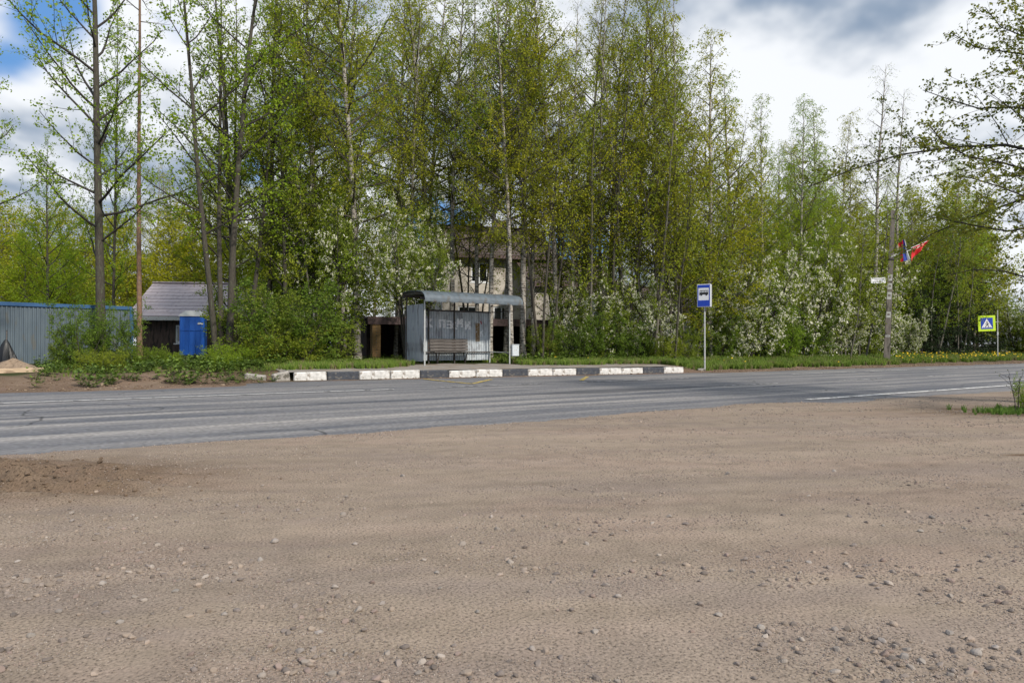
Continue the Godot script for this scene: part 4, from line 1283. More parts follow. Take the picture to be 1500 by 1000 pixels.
func left_things() -> void:
	# the fence: corrugated sheets under a blue cap
	var a := Vector2(-20.0, 19.0)
	var b := Vector2(-14.0, 25.0)
	var run := b - a
	var L := run.length()
	var f := thing("sheet_fence", P(a.x, 0.38, a.y), atan2(run.y, run.x), "tall grey-blue corrugated sheet fence with bright blue cap", "fence")
	var count := 7
	var wide := L / count
	var sheet := corrugated(wide + 0.02, 1.98, 0.12, 0.03, M.fence_sheet)
	for k in count:
		part("fence_sheet", sheet, f, Vector3(k * wide, 0.0, 0.004 * (k % 2)))
	part("cap", bbox(Vector3(L + 0.1, 0.13, 0.12), 0.012, M.fence_blue), f, Vector3(L * 0.5, 2.03, 0.01))
	for k in 4:
		part("post", bbox(Vector3(0.07, 2.5, 0.07), 0.006, M.dark_steel), f, Vector3(L * k / 3.0 - (0.04 if k == 3 else -0.04), 0.75, -0.07))
	part("end_post", bbox(Vector3(0.12, 2.25, 0.12), 0.01, M.fence_blue), f, Vector3(L + 0.03, 0.92, 0.02))
	# the portable toilet
	var d := 30.0
	var x := X(283, d)
	var t := thing("portable_toilet", P(x, H(x, d), d), deg_to_rad(18.0), "bright blue plastic portable toilet with white roof", "portable toilet")
	t.scale = Vector3.ONE * 0.93
	part("base", bbox(Vector3(1.12, 0.16, 1.12), 0.02, M.black_film), t, Vector3(0, 0.06, 0))
	part("cabin", bbox(Vector3(1.06, 1.82, 1.06), 0.03, M.toilet_blue), t, Vector3(0, 1.03, 0))
	for q in [-0.36, -0.12, 0.12, 0.36]:
		part("wall_rib", bbox(Vector3(0.05, 1.6, 0.03), 0.008, M.toilet_blue), t, Vector3(q, 1.0, 0.54))
	part("cross_rib", bbox(Vector3(1.0, 0.06, 0.04), 0.008, M.toilet_blue), t, Vector3(0, 1.3, 0.545))
	var roof := MB.new()
	var ring := [Vector3(-0.58, 1.94, 0.58), Vector3(0.58, 1.94, 0.58), Vector3(0.58, 1.94, -0.58), Vector3(-0.58, 1.94, -0.58)]
	var top := [Vector3(-0.5, 2.05, 0.5), Vector3(0.5, 2.05, 0.5), Vector3(0.5, 2.05, -0.5), Vector3(-0.5, 2.05, -0.5)]
	var crest := [Vector3(-0.3, 2.2, 0.42), Vector3(0.3, 2.2, 0.42), Vector3(0.3, 2.2, -0.42), Vector3(-0.3, 2.2, -0.42)]
	for k in 4:
		var j := (k + 1) % 4
		roof.out_quad(ring[k], ring[j], top[j], top[k], Vector3(0, 1.9, 0))
		roof.out_quad(top[k], top[j], crest[j], crest[k], Vector3(0, 1.9, 0))
	roof.out_quad(crest[0], crest[1], crest[2], crest[3], Vector3(0, 1.9, 0))
	roof.out_quad(ring[0], ring[1], ring[2], ring[3], Vector3(0, 2.1, 0))
	part("roof", roof.mesh(M.toilet_roof), t)
	part("vent_plate", bbox(Vector3(0.24, 0.08, 0.02), 0.004, M.sign_white), t, Vector3(0.36, 1.6, 0.565))
	# a heap of sand, a black sheet over a stake, and a pale board
	d = 20.2
	x = X(18, d)
	var sp := MB.new()
	var rows := 10
	var cols := 26
	for j in rows + 1:
		for k in cols + 1:
			var r := float(j) / rows
			var g := TAU * k / cols
			var rr := r * (1.0 + 0.16 * sin(g * 3.0 + 1.0) + 0.1 * sin(g * 5.0))
			sp.v.append(Vector3(cos(g) * rr * 1.15, 0.42 * pow(1.0 - r, 1.15) + noise_fine.get_noise_2d(cos(g) * rr * 4.0, sin(g) * rr * 4.0) * 0.05 * (1.0 - r) - 0.06, sin(g) * rr * 0.8))
	for j in rows:
		for k in cols:
			var A := j * (cols + 1) + k
			sp.i.append(A); sp.i.append(A + cols + 2); sp.i.append(A + cols + 1)
			sp.i.append(A); sp.i.append(A + 1); sp.i.append(A + cols + 2)
	var heap := solo("sand_heap", sp.mesh(M.sand), "low heap of brown sand in front of the sheet fence", "sand heap")
	heap.position = P(x, H(x, d), d)
	d = 21.0
	x = X(8, d)
	var tp := thing("covered_stake", P(x, H(x, d), d), 0.3, "black plastic sheet draped over a stake beside the sand heap", "plastic sheet")
	var cloth := MB.new()
	for j in 8:
		for k in 24:
			var q4 := []
			for e in [[0, 0], [1, 0], [1, 1], [0, 1]]:
				var w := float(j + e[1]) / 8.0
				var g: float = TAU * (k + e[0]) / 24.0
				var r := 0.03 + 0.30 * pow(w, 0.8) * (1.0 + 0.28 * sin(g * 5.0 + w * 1.5) * w)
				q4.append(Vector3(cos(g) * r * 1.1, 0.86 - w * 0.88 + 0.03 * sin(g * 3.0) * w, sin(g) * r))
			cloth.out_quad(q4[0], q4[1], q4[2], q4[3], Vector3(0, 0.4, 0))
	part("sheet", cloth.mesh(M.black_film), tp)
	part("stake", rod(Vector3(0.0, -0.2, 0.0), Vector3(0.02, 1.15, 0.0), 0.018, M.bench_wood, 6), tp)
	d = 18.6
	x = X(22, d)
	var board := solo("pale_board", bbox(Vector3(1.3, 0.14, 0.06), 0.01, M.pale_board), "pale wooden board lying before the sand heap", "board")
	board.position = P(x, H(x, d) + 0.06, d)
	board.rotation = Vector3(-0.25, 0.5, 0.02)

func kinds() -> void:
	# palettes in linear values: darker tone, paler tone, sprinkle, mixed at random
	var green := [Color(0.25, 0.33, 0.03), Color(0.37, 0.43, 0.045), Color(0.42, 0.45, 0.06)]
	var olive := [Color(0.30, 0.335, 0.026), Color(0.42, 0.44, 0.036), Color(0.47, 0.46, 0.048)]
	var deep := [Color(0.18, 0.265, 0.032), Color(0.295, 0.37, 0.05), Color(0.37, 0.42, 0.075)]
	var birch := {"h": 17.0, "r": 0.135, "wander": 0.028, "t0": 0.27, "nb": 58, "len": 3.6, "round": 0.8, "least": 1.0, "el0": 0.35, "el1": 0.9, "curve": 0.2, "sub_gap": 0.25, "sub_from": 0.15, "sub_len": 0.42, "sub_curve": -0.35, "twig": 0.48, "twig_gap": 0.115, "twig_r": 0.0024, "hang": -1.1, "leaves": 6.2, "leaf": 0.082, "wide": 0.33, "spread": 0.06, "pal": olive}
	make_kind("birch_a", 101, birch, M.birch_bark, M.twig_brown, M.leaf)
	make_kind("birch_b", 102, birch.merged({"h": 17.5, "len": 3.3, "nb": 60, "t0": 0.32, "pal": green, "wander": 0.045}, true), M.birch_bark, M.twig_brown, M.leaf)
	make_kind("birch_c", 103, birch.merged({"h": 15.0, "len": 3.0, "nb": 70, "t0": 0.12, "round": 0.4, "least": 0.7, "leaves": 7.5}, true), M.birch_bark, M.twig_brown, M.leaf)
	make_kind("birch_bare", 104, birch.merged({"h": 16.0, "len": 2.5, "nb": 54, "leaves": 3.5, "t0": 0.18, "round": 0.4, "least": 0.6, "pal": green, "leaf": 0.06}, true), M.birch_bark, M.twig_brown, M.leaf)
	# slender dark-stemmed trees in clumps
	make_kind("thicket_a", 105, birch.merged({"h": 13.0, "r": 0.075, "stems": 3, "lean": 0.14, "foot": 0.5, "nb": 22, "len": 2.6, "t0": 0.33, "el0": 0.6, "el1": 1.05, "curve": 0.1, "hang": -0.3, "leaves": 4.6, "leaf": 0.082, "pal": olive, "wander": 0.05}, true), M.dark_bark, M.twig_dark, M.leaf)
	make_kind("thicket_b", 106, birch.merged({"h": 11.0, "r": 0.07, "stems": 4, "lean": 0.2, "foot": 0.5, "nb": 19, "len": 2.4, "t0": 0.22, "el0": 0.6, "el1": 1.1, "curve": 0.1, "hang": -0.2, "leaves": 5.5, "leaf": 0.088, "pal": green, "wander": 0.06}, true), M.grey_bark, M.twig_dark, M.leaf)
	# the tall, thinly leaved alders on the left
	var alder := {"h": 19.0, "r": 0.155, "wander": 0.022, "t0": 0.18, "nb": 40, "len": 4.0, "round": 0.6, "el0": 0.35, "el1": 1.0, "curve": 0.45, "sub_gap": 0.30, "sub_from": 0.18, "sub_len": 0.5, "sub_curve": 0.15, "twig": 0.4, "twig_gap": 0.2, "twig_r": 0.0032, "hang": 0.05, "leaves": 7, "leaf": 0.09, "wide": 0.38, "spread": 0.08, "pal": green}
	make_kind("alder_a", 107, alder, M.dark_bark, M.twig_dark, M.leaf)
	make_kind("alder_b", 108, alder.merged({"h": 17.0, "stems": 3, "lean": 0.11, "foot": 0.25, "r": 0.125, "nb": 20, "len": 3.3, "t0": 0.26}, true), M.dark_bark, M.twig_dark, M.leaf)
	make_kind("alder_c", 109, alder.merged({"h": 16.0, "len": 3.4, "leaves": 11, "nb": 46, "t0": 0.10, "r": 0.11, "pal": green}, true), M.dark_bark, M.twig_dark, M.leaf)
	make_kind("bare_pine", 110, alder.merged({"h": 19.0, "r": 0.095, "wander": 0.008, "nb": 16, "len": 1.4, "t0": 0.55, "leaves": 2, "el0": 0.0, "el1": 0.6, "curve": 0.2}, true), M.pine_bark, M.twig_brown, M.leaf)
	# bird cherry in blossom
	var cherry := {"h": 6.5, "r": 0.07, "stems": 6, "lean": 0.42, "foot": 0.6, "wander": 0.06, "t0": 0.05, "nb": 15, "len": 1.9, "round": 0.8, "el0": 0.2, "el1": 0.9, "curve": 0.2, "sub_gap": 0.24, "sub_from": 0.15, "sub_len": 0.45, "sub_curve": 0.1, "twig": 0.32, "twig_gap": 0.14, "twig_r": 0.003, "hang": -0.1, "leaves": 12, "leaf": 0.10, "wide": 0.30, "spread": 0.06, "pal": deep, "bloom": 0.42}
	make_kind("cherry_a", 111, cherry, M.dark_bark, M.twig_dark, M.leaf, M.petal)
	make_kind("cherry_b", 112, cherry.merged({"h": 5.5, "bloom": 1.0, "stems": 7, "lean": 0.5}, true), M.dark_bark, M.twig_dark, M.leaf, M.petal)
	make_kind("cherry_tree", 113, cherry.merged({"h": 9.0, "bloom": 0.34, "stems": 4, "lean": 0.3, "r": 0.1, "nb": 26, "len": 2.3, "t0": 0.36, "leaves": 12}, true), M.dark_bark, M.twig_dark, M.leaf, M.petal)
	make_kind("bushy", 118, birch.merged({"h": 9.0, "r": 0.12, "nb": 60, "len": 3.0, "t0": 0.06, "round": 0.7, "hang": -0.4, "leaves": 7, "leaf": 0.12, "wide": 0.36, "spread": 0.12, "twig": 0.6, "pal": olive}, true), M.grey_bark, M.twig_brown, M.leaf)
	# green shrubs
	var shrub := cherry.merged({"h": 3.6, "r": 0.035, "stems": 9, "lean": 0.6, "nb": 9, "len": 1.25, "sub_gap": 0.18, "twig_gap": 0.12, "leaves": 11, "leaf": 0.085, "pal": deep}, true)
	shrub.erase("bloom")
	make_kind("shrub_a", 114, shrub, M.dark_bark, M.twig_dark, M.leaf)
	make_kind("shrub_b", 115, shrub.merged({"h": 2.6, "stems": 11, "lean": 0.8, "pal": green, "leaf": 0.075}, true), M.dark_bark, M.twig_dark, M.leaf)
	# spruce
	make_kind("spruce", 116, {"h": 9.0, "r": 0.14, "wander": 0.006, "t0": 0.04, "nb": 90, "len": 2.5, "round": 0.0, "pow": 1.0, "el0": -0.15, "el1": 0.5, "curve": 0.15, "sub_gap": 0.22, "sub_from": 0.15, "sub_len": 0.4, "sub_curve": -0.3, "twig": 0.3, "twig_gap": 0.17, "twig_r": 0.005, "hang": -0.5, "leaves": 12, "leaf": 0.15, "wide": 0.18, "spread": 0.03, "pal": [Color(0.018, 0.035, 0.014), Color(0.035, 0.06, 0.02), Color(0.05, 0.075, 0.028)]}, M.grey_bark, M.twig_dark, M.needle)
	# the oak that reaches in from the right
	make_kind("oak", 117, {"h": 9.5, "r": 0.24, "wander": 0.03, "t0": 0.24, "limb": 0.5, "crook": 0.34, "nb": 60, "len": 4.3, "round": 0.9, "el0": 0.0, "el1": 0.8, "curve": 0.2, "sub_gap": 0.2, "sub_from": 0.12, "sub_len": 0.42, "sub_curve": 0.1, "twig": 0.26, "twig_gap": 0.10, "twig_r": 0.0025, "hang": 0.15, "leaves": 9, "leaf": 0.055, "wide": 0.36, "spread": 0.024, "pal": [Color(0.18, 0.22, 0.035), Color(0.30, 0.33, 0.06), Color(0.35, 0.29, 0.07)]}, M.dark_bark, M.twig_dark, M.leaf)

func woods() -> void:
	rng.seed = 500
	var g_birch := "birches in the roadside row"
	var g_thick := "slender trees between the birches"
	var g_cherry := "blossoming bird cherries along the verge"
	var g_far := "trees behind the houses"
	var g_shrub := "green shrubs along the verge"
	# [kind, picture column of the foot, distance, height, tint, girth]
	for q in [["birch_a", 524, 27.5, 19.5, "leaf", 1.0], ["birch_b", 503, 31, 20, "leaf_fresh", 1.0], ["birch_b", 590, 35, 21, "leaf", 0.9], ["birch_a", 630, 33, 21, "leaf", 0.95],
			["birch_b", 664, 31.5, 19.5, "leaf", 0.9], ["birch_b", 718, 30.5, 19, "leaf_fresh", 0.85], ["birch_b", 450, 29, 19.5, "leaf", 1.0], ["birch_a", 470, 34, 21, "leaf_fresh", 1.0], ["birch_b", 815, 31, 19.2, "leaf", 0.9], ["birch_b", 935, 32, 19.6, "leaf", 0.85], ["birch_a", 970, 33, 19.8, "leaf", 0.8], ["birch_b", 1170, 37, 14, "leaf_fresh", 0.9]]:
		var near := "white-stemmed birch beside the alders with light green leaves" if q[1] < 480 else "white-stemmed birch beside the carport pillar with light green leaves" if q[1] < 560 else "white-stemmed birch behind the carport and bus shelter" if q[1] < 760 else "white-stemmed birch in front of the white outbuilding" if q[1] < 1100 else "thin white-stemmed birch among the blossoming shrubs"
		plant(q[0], "birch_tree", q[1], q[2], q[3], rng.randf() * TAU, near, "tree", g_birch, M[q[4]], q[5], rng.randf_range(-0.03, 0.03))
	plant("birch_a", "birch_tree", 749.5, 28.6, 17.2, 0.7, "white birch standing just behind the right end of the bus shelter", "tree", g_birch, M.leaf, 0.85)
	for q in [["birch_a", 766, 30, 18.6, "leaf_yellow", 1.0], ["birch_a", 742, 33, 20.0, "leaf_yellow", 1.0], ["birch_c", 1000, 34, 19.2, "leaf_yellow", 0.9], ["birch_c", 1040, 32.5, 16.4, "leaf_yellow", 1.0], ["birch_c", 1075, 36, 15.2, "leaf_fresh", 1.0], ["birch_a", 890, 33.5, 19.8, "leaf_rusty", 0.8], ["birch_a", 852, 35, 20.5, "leaf_yellow", 0.8], ["birch_a", 620, 38, 21.5, "leaf_yellow", 1.0]]:
		var near := "birch with dense yellow-green crown rising above the bus shelter" if q[1] < 800 else "yellow-green birch in front of the low annex" if q[1] < 950 else "yellow-green birch with pointed crown behind the bus stop sign"
		plant(q[0], "birch_tree", q[1], q[2], q[3], rng.randf() * TAU, near, "tree", g_birch, M[q[4]], q[5], rng.randf_range(-0.03, 0.03))
	for q in [["birch_c", 1118, 36, 14.2, "leaf_fresh", 0.8], ["birch_c", 1198, 43, 15.8, "leaf_fresh", 1.0], ["birch_a", 1225, 44, 15.4, "leaf_yellow", 0.85], ["birch_c", 1155, 42, 13.0, "leaf_yellow", 1.1], ["birch_c", 1138, 44, 13.5, "leaf_fresh", 1.1], ["birch_c", 1180, 46, 14.5, "leaf_yellow", 1.2], ["birch_c", 1212, 41, 13.2, "leaf_fresh", 1.1], ["birch_c", 1245, 46, 13.0, "leaf_yellow", 1.2]]:
		plant(q[0], "birch_tree", q[1], q[2], q[3], rng.randf() * TAU, "pointed young birch rising behind the blossoming shrubs beside the bus stop sign", "tree", g_birch, M[q[4]], q[5])
	for q in [["birch_bare", 1282, 44, 18.6, "leaf", 1.0], ["birch_bare", 1312, 45, 17.4, "leaf_pale", 0.95]]:
		plant(q[0], "birch_tree", q[1], q[2], q[3], rng.randf() * TAU, "nearly bare tall birch behind the utility pole", "tree", g_birch, M[q[4]], q[5])
	for q in [["birch_c", 1345, 49, 12.5, "leaf", 1.3], ["birch_a", 1385, 49, 13.5, "leaf", 1.1], ["birch_b", 1420, 50, 14.5, "leaf_fresh", 1.1], ["birch_c", 1440, 52, 11.0, "leaf", 1.1], ["birch_a", 1330, 52, 12.0, "leaf_yellow", 1.0], ["thicket_b", 1365, 46, 10.0, "leaf_dark", 1.2], ["thicket_b", 1405, 47, 10.0, "leaf", 1.2], ["bushy", 1350, 52, 12.0, "leaf", 0.9], ["bushy", 1395, 54, 13.0, "leaf_yellow", 0.9], ["bushy", 1432, 55, 12.5, "leaf", 0.8], ["bushy", 1310, 52, 11.0, "leaf_fresh", 0.9]]:
		plant(q[0], "birch_tree" if q[0].begins_with("birch") else "slender_tree" if q[0].begins_with("thick") else "leafy_tree", q[1], q[2], q[3], rng.randf() * TAU, "leafy tree in the grove between utility pole and crossing sign", "tree", "grove behind the crossing sign", M[q[4]], q[5])
	# thin, lightly leaved birches whose white stems show between the others
	for q in [[579, 32.5, 17.0, 0.04], [603, 31.5, 16.0, -0.03], [701, 31.8, 18.0, -0.02], [782, 31.5, 18.0, -0.04], [838, 30.6, 17.0, 0.03], [880, 31.6, 17.5, -0.05], [918, 31.0, 16.5, 0.05], [960, 31.4, 17.0, -0.06], [992, 32.6, 17.5, 0.02]]:
		plant("birch_bare", "birch_tree", q[0], q[1], q[2], rng.randf() * TAU, "thin lightly leaved birch beside the carport" if q[0] < 620 else "thin lightly leaved birch between shelter and house" if q[0] < 800 else "thin lightly leaved birch behind the green bird cherries", "tree", "thin birches between the others", M.leaf_yellow, 0.75, q[3])
	# slender clumps
	for q in [["thicket_a", 795, 29.5, 13.5, "leaf"], ["thicket_a", 690, 34.0, 12.0, "leaf_yellow"], ["thicket_b", 822, 34.0, 12.5, "leaf_yellow"], ["thicket_b", 868, 31, 12.5, "leaf"], ["thicket_a", 905, 30.5, 13.5, "leaf_yellow"], ["thicket_b", 955, 31, 13, "leaf"], ["thicket_a", 985, 30.5, 12.5, "leaf"], ["thicket_a", 1060, 34, 12, "leaf_yellow"], ["thicket_b", 1010, 32, 10.5, "leaf"], ["thicket_b", 485, 28, 11, "leaf_fresh"], ["thicket_a", 430, 31, 13, "leaf"]]:
		var near := "slender dark-stemmed tree clump between the alders and the carport" if q[1] < 600 else "slender dark-stemmed tree clump in front of the two-storey house" if q[1] < 830 else "slender dark-stemmed tree clump behind the green bird cherries" if q[1] < 960 else "slender dark-stemmed tree clump behind the bus stop sign"
		plant(q[0], "slender_tree", q[1], q[2], q[3], rng.randf() * TAU, near, "tree", g_thick, M[q[4]])
	for q in [[1260, 39, 10.0], [1235, 38, 9.0], [1140, 37, 9.5]]:
		plant("thicket_b", "slender_tree", q[0], q[1], q[2], rng.randf() * TAU, "leafy multi-stemmed tree behind the blossoming shrubs by the utility pole", "tree", "multi-stemmed trees behind the blossom", M.leaf)
	# the left side
	plant("alder_a", "alder_tree", 149, 23.5, 19.5, 2.2, "tall straight alder with dark trunk in front of the sheet fence", "tree", "", M.leaf_fresh)
	plant("alder_c", "alder_tree", 165, 27.5, 15.0, 0.4, "thin dark alder just behind the tall straight one", "tree", "", M.leaf_fresh, 0.6)
	plant("bare_pine", "pine_tree", 204, 26.0, 20.0, 1.1, "thin straight bare trunk of reddish bark beside the fence end", "tree", "", M.leaf)
	plant("alder_b", "alder_tree", 326, 24.5, 18.5, 0.5, "forked alder with three dark stems in front of the portable toilet", "tree", "", M.leaf_fresh)
	plant("alder_b", "alder_tree", 352, 26.5, 17.0, 2.9, "leaning alder clump beside the forked alder", "tree", "", M.leaf)
	for q in [["alder_a", 392, 28, 18.0], ["alder_c", 418, 27, 16.5], ["alder_c", 340, 31, 17.5]]:
		plant(q[0], "alder_tree", q[1], q[2], q[3], rng.randf() * TAU, "thinly leaved alder between the forked alder and the birches", "tree", "alders beside the birches", M.leaf, 0.8)
	plant("alder_a", "alder_tree", -95, 19.0, 15.0, 1.5, "alder reaching over the sheet fence with small green leaves", "tree", "", M.leaf_fresh)
	plant("alder_c", "alder_tree", 70, 27.0, 9.0, 3.5, "young alder in leaf behind the sheet fence", "tree", "", M.leaf_fresh, 1.0)
	# far trees behind the fence and the houses
	for q in [["bushy", -15, 46, 10.5, "leaf"], ["bushy", 20, 50, 10.0, "leaf_yellow"], ["bushy", 58, 44, 9.0, "leaf"], ["bushy", 95, 48, 10.0, "leaf_yellow"], ["bushy", 130, 44, 8.6, "leaf"], ["bushy", 160, 52, 10.0, "leaf_yellow"], ["bushy", 40, 34, 5.6, "leaf_fresh"], ["bushy", 100, 35, 5.8, "leaf_fresh"], ["bushy", -30, 34, 6.0, "leaf"], ["birch_a", 225, 55, 14.5, "leaf_rusty"], ["birch_c", 262, 50, 13.0, "leaf_yellow"], ["bushy", 190, 48, 9.0, "leaf"], ["birch_c", 300, 52, 15.5, "leaf_yellow"], ["birch_a", 345, 50, 15.0, "leaf"], ["bushy", 240, 46, 9.0, "leaf_yellow"], ["bushy", 292, 45, 9.5, "leaf_yellow"], ["bushy", 345, 44, 9.5, "leaf"], ["birch_c", 395, 50, 14.0, "leaf"], ["bushy", 400, 40, 9.0, "leaf_fresh"], ["bushy", 450, 42, 10.0, "leaf"], ["bushy", 500, 44, 10.0, "leaf_yellow"], ["birch_c", 545, 55, 13.0, "leaf"], ["birch_c", 590, 56, 12.0, "leaf_fresh"]]:
		plant(q[0], "background_tree", q[1], q[2], q[3], rng.randf() * TAU, "yellow-green tree rising behind the sheet fence" if q[1] < 175 else "yellow-green tree rising behind the timber house" if q[1] < 360 else "yellow-green tree far behind the alders and carport", "tree", g_far, M[q[4]], 1.1 if q[0] == "bushy" else 1.3)
	for q in [["birch_c", 930, 55, 12.0, "leaf"], ["birch_a", 990, 56, 13.0, "leaf"], ["birch_c", 1055, 54, 12.0, "leaf_fresh"], ["bushy", 1100, 46, 10.0, "leaf_yellow"], ["birch_c", 1190, 56, 12.5, "leaf"], ["bushy", 1000, 50, 8.0, "leaf"], ["bushy", 1270, 50, 10.0, "leaf"], ["bushy", 1170, 46, 9.0, "leaf_yellow"], ["bushy", 1225, 48, 10.0, "leaf"]]:
		plant(q[0], "background_tree", q[1], q[2], q[3], rng.randf() * TAU, "green tree far behind the white outbuilding and the blossom", "tree", "trees behind the outbuilding", M[q[4]], 1.4)
	# blossoming bird cherries
	var l_c := "bird cherry shrub full of white blossom along the grass verge"
	for q in [["cherry_b", 1088, 34.0, 6.6, 0.85], ["cherry_b", 1070, 33.0, 4.0, 0.9], ["cherry_b", 1172, 37.5, 9.2, 0.62], ["cherry_b", 1262, 42.0, 8.0, 0.85], ["cherry_b", 1232, 39.5, 4.6, 1.0], ["cherry_b", 1268, 41.5, 4.6, 1.0], ["cherry_b", 1200, 38.0, 4.6, 0.9], ["cherry_b", 1326, 44.0, 3.6, 0.8], ["cherry_b", 948, 31.0, 4.4, 0.75]]:
		plant(q[0], "bird_cherry", q[1], q[2], q[3], rng.randf() * TAU, "blossoming bird cherry before the white outbuilding" if q[1] < 1000 else "bird cherry full of white blossom just behind the bus stop sign" if q[1] < 1140 else "bird cherry full of white blossom around the utility pole" if q[1] > 1210 else l_c, "shrub", g_cherry, M.leaf, q[4])
	for q in [["cherry_a", 868, 30.2, 4.9, 0.8], ["cherry_a", 905, 30.8, 4.4, 0.8], ["cherry_a", 835, 30.4, 4.0, 0.7], ["cherry_a", 1130, 36.0, 6.2, 0.8]]:
		plant(q[0], "bird_cherry", q[1], q[2], q[3], rng.randf() * TAU, "green bird cherry with scattered blossom between shelter and bus stop sign", "shrub", g_cherry, M.leaf, q[4])
	for q in [["cherry_tree", 598, 26.8, 6.6, 0.75], ["cherry_tree", 612, 30.5, 8.0, 0.7], ["cherry_tree", 500, 27.5, 8.2, 0.7], ["cherry_tree", 455, 28.5, 8.0, 0.8]]:
		plant(q[0], "bird_cherry", q[1], q[2], q[3], rng.randf() * TAU, "bird cherry tree with sparse blossom over the left of the shelter", "tree", "bird cherries left of the shelter", M.leaf, q[4])
	# green shrubs
	for q in [["shrub_a", 118, 21.0, 2.3, 0.8, "leaf_dark"], ["shrub_a", 165, 21.8, 2.1, 0.85, "leaf_dark"], ["shrub_a", 92, 21.0, 1.3, 0.8, "leaf"], ["shrub_b", 205, 22.0, 0.9, 1.1, "leaf_dark"], ["shrub_b", 145, 20.2, 0.8, 1.1, "leaf"]]:
		plant(q[0], "green_shrub", q[1], q[2], q[3], rng.randf() * TAU, "dense green shrub at the foot of the tall alder by the fence", "shrub", "shrubs before the fence", M[q[5]], q[4])
	for q in [["shrub_a", 395, 25.5, 3.2, 1.2, "leaf"], ["shrub_a", 435, 25.0, 3.4, 1.2, "leaf_dark"], ["shrub_a", 470, 26.0, 3.0, 1.2, "leaf"], ["shrub_b", 415, 24.2, 1.6, 1.2, "leaf"], ["shrub_a", 365, 27.0, 3.0, 1.1, "leaf"], ["shrub_b", 340, 23.2, 1.0, 1.2, "leaf_fresh"], ["shrub_b", 330, 22.6, 0.6, 1.3, "leaf_fresh"], ["shrub_b", 240, 22.8, 0.6, 1.2, "leaf_fresh"]]:
		plant(q[0], "green_shrub", q[1], q[2], q[3], rng.randf() * TAU, "green shrub in the thicket between the forked alder and the shelter", "shrub", g_shrub, M[q[5]], q[4])
	for q in [["shrub_a", 800, 29.6, 1.8, 0.9, "leaf"], ["shrub_a", 850, 29.6, 2.2, 1.1, "leaf_dark"], ["shrub_a", 893, 30.2, 2.4, 1.1, "leaf_dark"], ["shrub_a", 930, 30.4, 2.0, 1.0, "leaf_dark"], ["shrub_a", 1000, 31.6, 2.2, 1.0, "leaf"], ["shrub_a", 1045, 32.8, 2.6, 1.1, "leaf_dark"], ["shrub_a", 1105, 34.6, 3.0, 1.1, "leaf_dark"], ["shrub_a", 1140, 35.4, 3.2, 1.0, "leaf_fresh"], ["shrub_a", 1180, 37.0, 2.6, 1.1, "leaf_dark"], ["shrub_a", 1070, 33.0, 2.0, 1.0, "leaf_dark"], ["shrub_b", 970, 30.6, 1.5, 1.0, "leaf"]]:
		plant(q[0], "green_shrub", q[1], q[2], q[3], rng.randf() * TAU, "green shrub at the foot of the blossom beside the bus stop sign", "shrub", g_shrub, M[q[5]], q[4])
	plant("cherry_a", "green_shrub", 1496, 51.0, 5.6, 0.4, "round green bush standing alone behind the crossing sign", "shrub", "", M.leaf, 1.0)
	plant("shrub_a", "green_shrub", 1524, 51.0, 4.8, 1.4, "low green bush beside the round one behind the crossing sign", "shrub", "", M.leaf, 1.2)
	# spruces
	for q in [[1350, 45, 4.6, 1.2], [1375, 46.5, 6.6, 1.1], [1400, 48.5, 6.6, 1.2], [1428, 50, 6.8, 1.2], [1455, 52.5, 4.4, 1.4], [1478, 54, 3.8, 1.5], [1500, 54, 3.8, 1.5]]:
		plant("spruce", "spruce_tree", q[0], q[1], q[2], rng.randf() * TAU, "dark spruce at the edge of the grove behind the crossing sign", "tree", "dark spruces", null, q[3])
	plant("oak", "oak_tree", 1625, 11.4, 9.6, 4.4, "oak with budding leaves reaching over the roadside at the sapling patch", "tree", "", M.leaf)
	# saplings on the patch at the right edge
	rng.seed = 61
	for q in [[7.55, 10.25, 0.62], [7.62, 10.3, 0.55]]:
		var limbs := MB.new()
		var crown := MB.new()
		var pts := polyline(Vector3(0, -0.05, 0), Vector3(rng.randf_range(-0.15, 0.15), 1, 0), q[2], 5, Vector3(-0.2, 0.1, 0), 0.16)
		limbs.tube(pts, radii(0.008, 0.003, 6), 5, Color.WHITE)
		for k in 5:
			var bp := polyline(along(pts, rng.randf_range(0.5, 1.0)), Vector3(rng.randf_range(-1, 1), 0.7, rng.randf_range(-1, 1)), 0.2, 2, Vector3.ZERO, 0.2)
			limbs.tube(bp, radii(0.004, 0.002, 3), 3, Color.WHITE)
			for e in 2:
				crown.leaf(bp[2], Vector3(rng.randf_range(-1, 1), 0.3, rng.randf_range(-1, 1)) * 0.025, Vector3(0, 0.008, 0.006), Color(0.15, 0.18, 0.04))
		var s := thing("sapling", P(q[0], H(q[0], q[1]), q[1]), 0, "thin leafless sapling on the grassy patch beside the gravel", "sapling", "saplings on the patch")
		part("stem", limbs.mesh(M.twig_dark), s)
		part("leaves", crown.mesh(M.leaf), s)
	var bush := plant("shrub_b", "green_shrub", 1520, 10.3, 0.62, 0.3, "small green bush on the grassy patch beside the gravel", "shrub", "", M.leaf_fresh, 0.7)
	bush.name = numbered("small_bush")

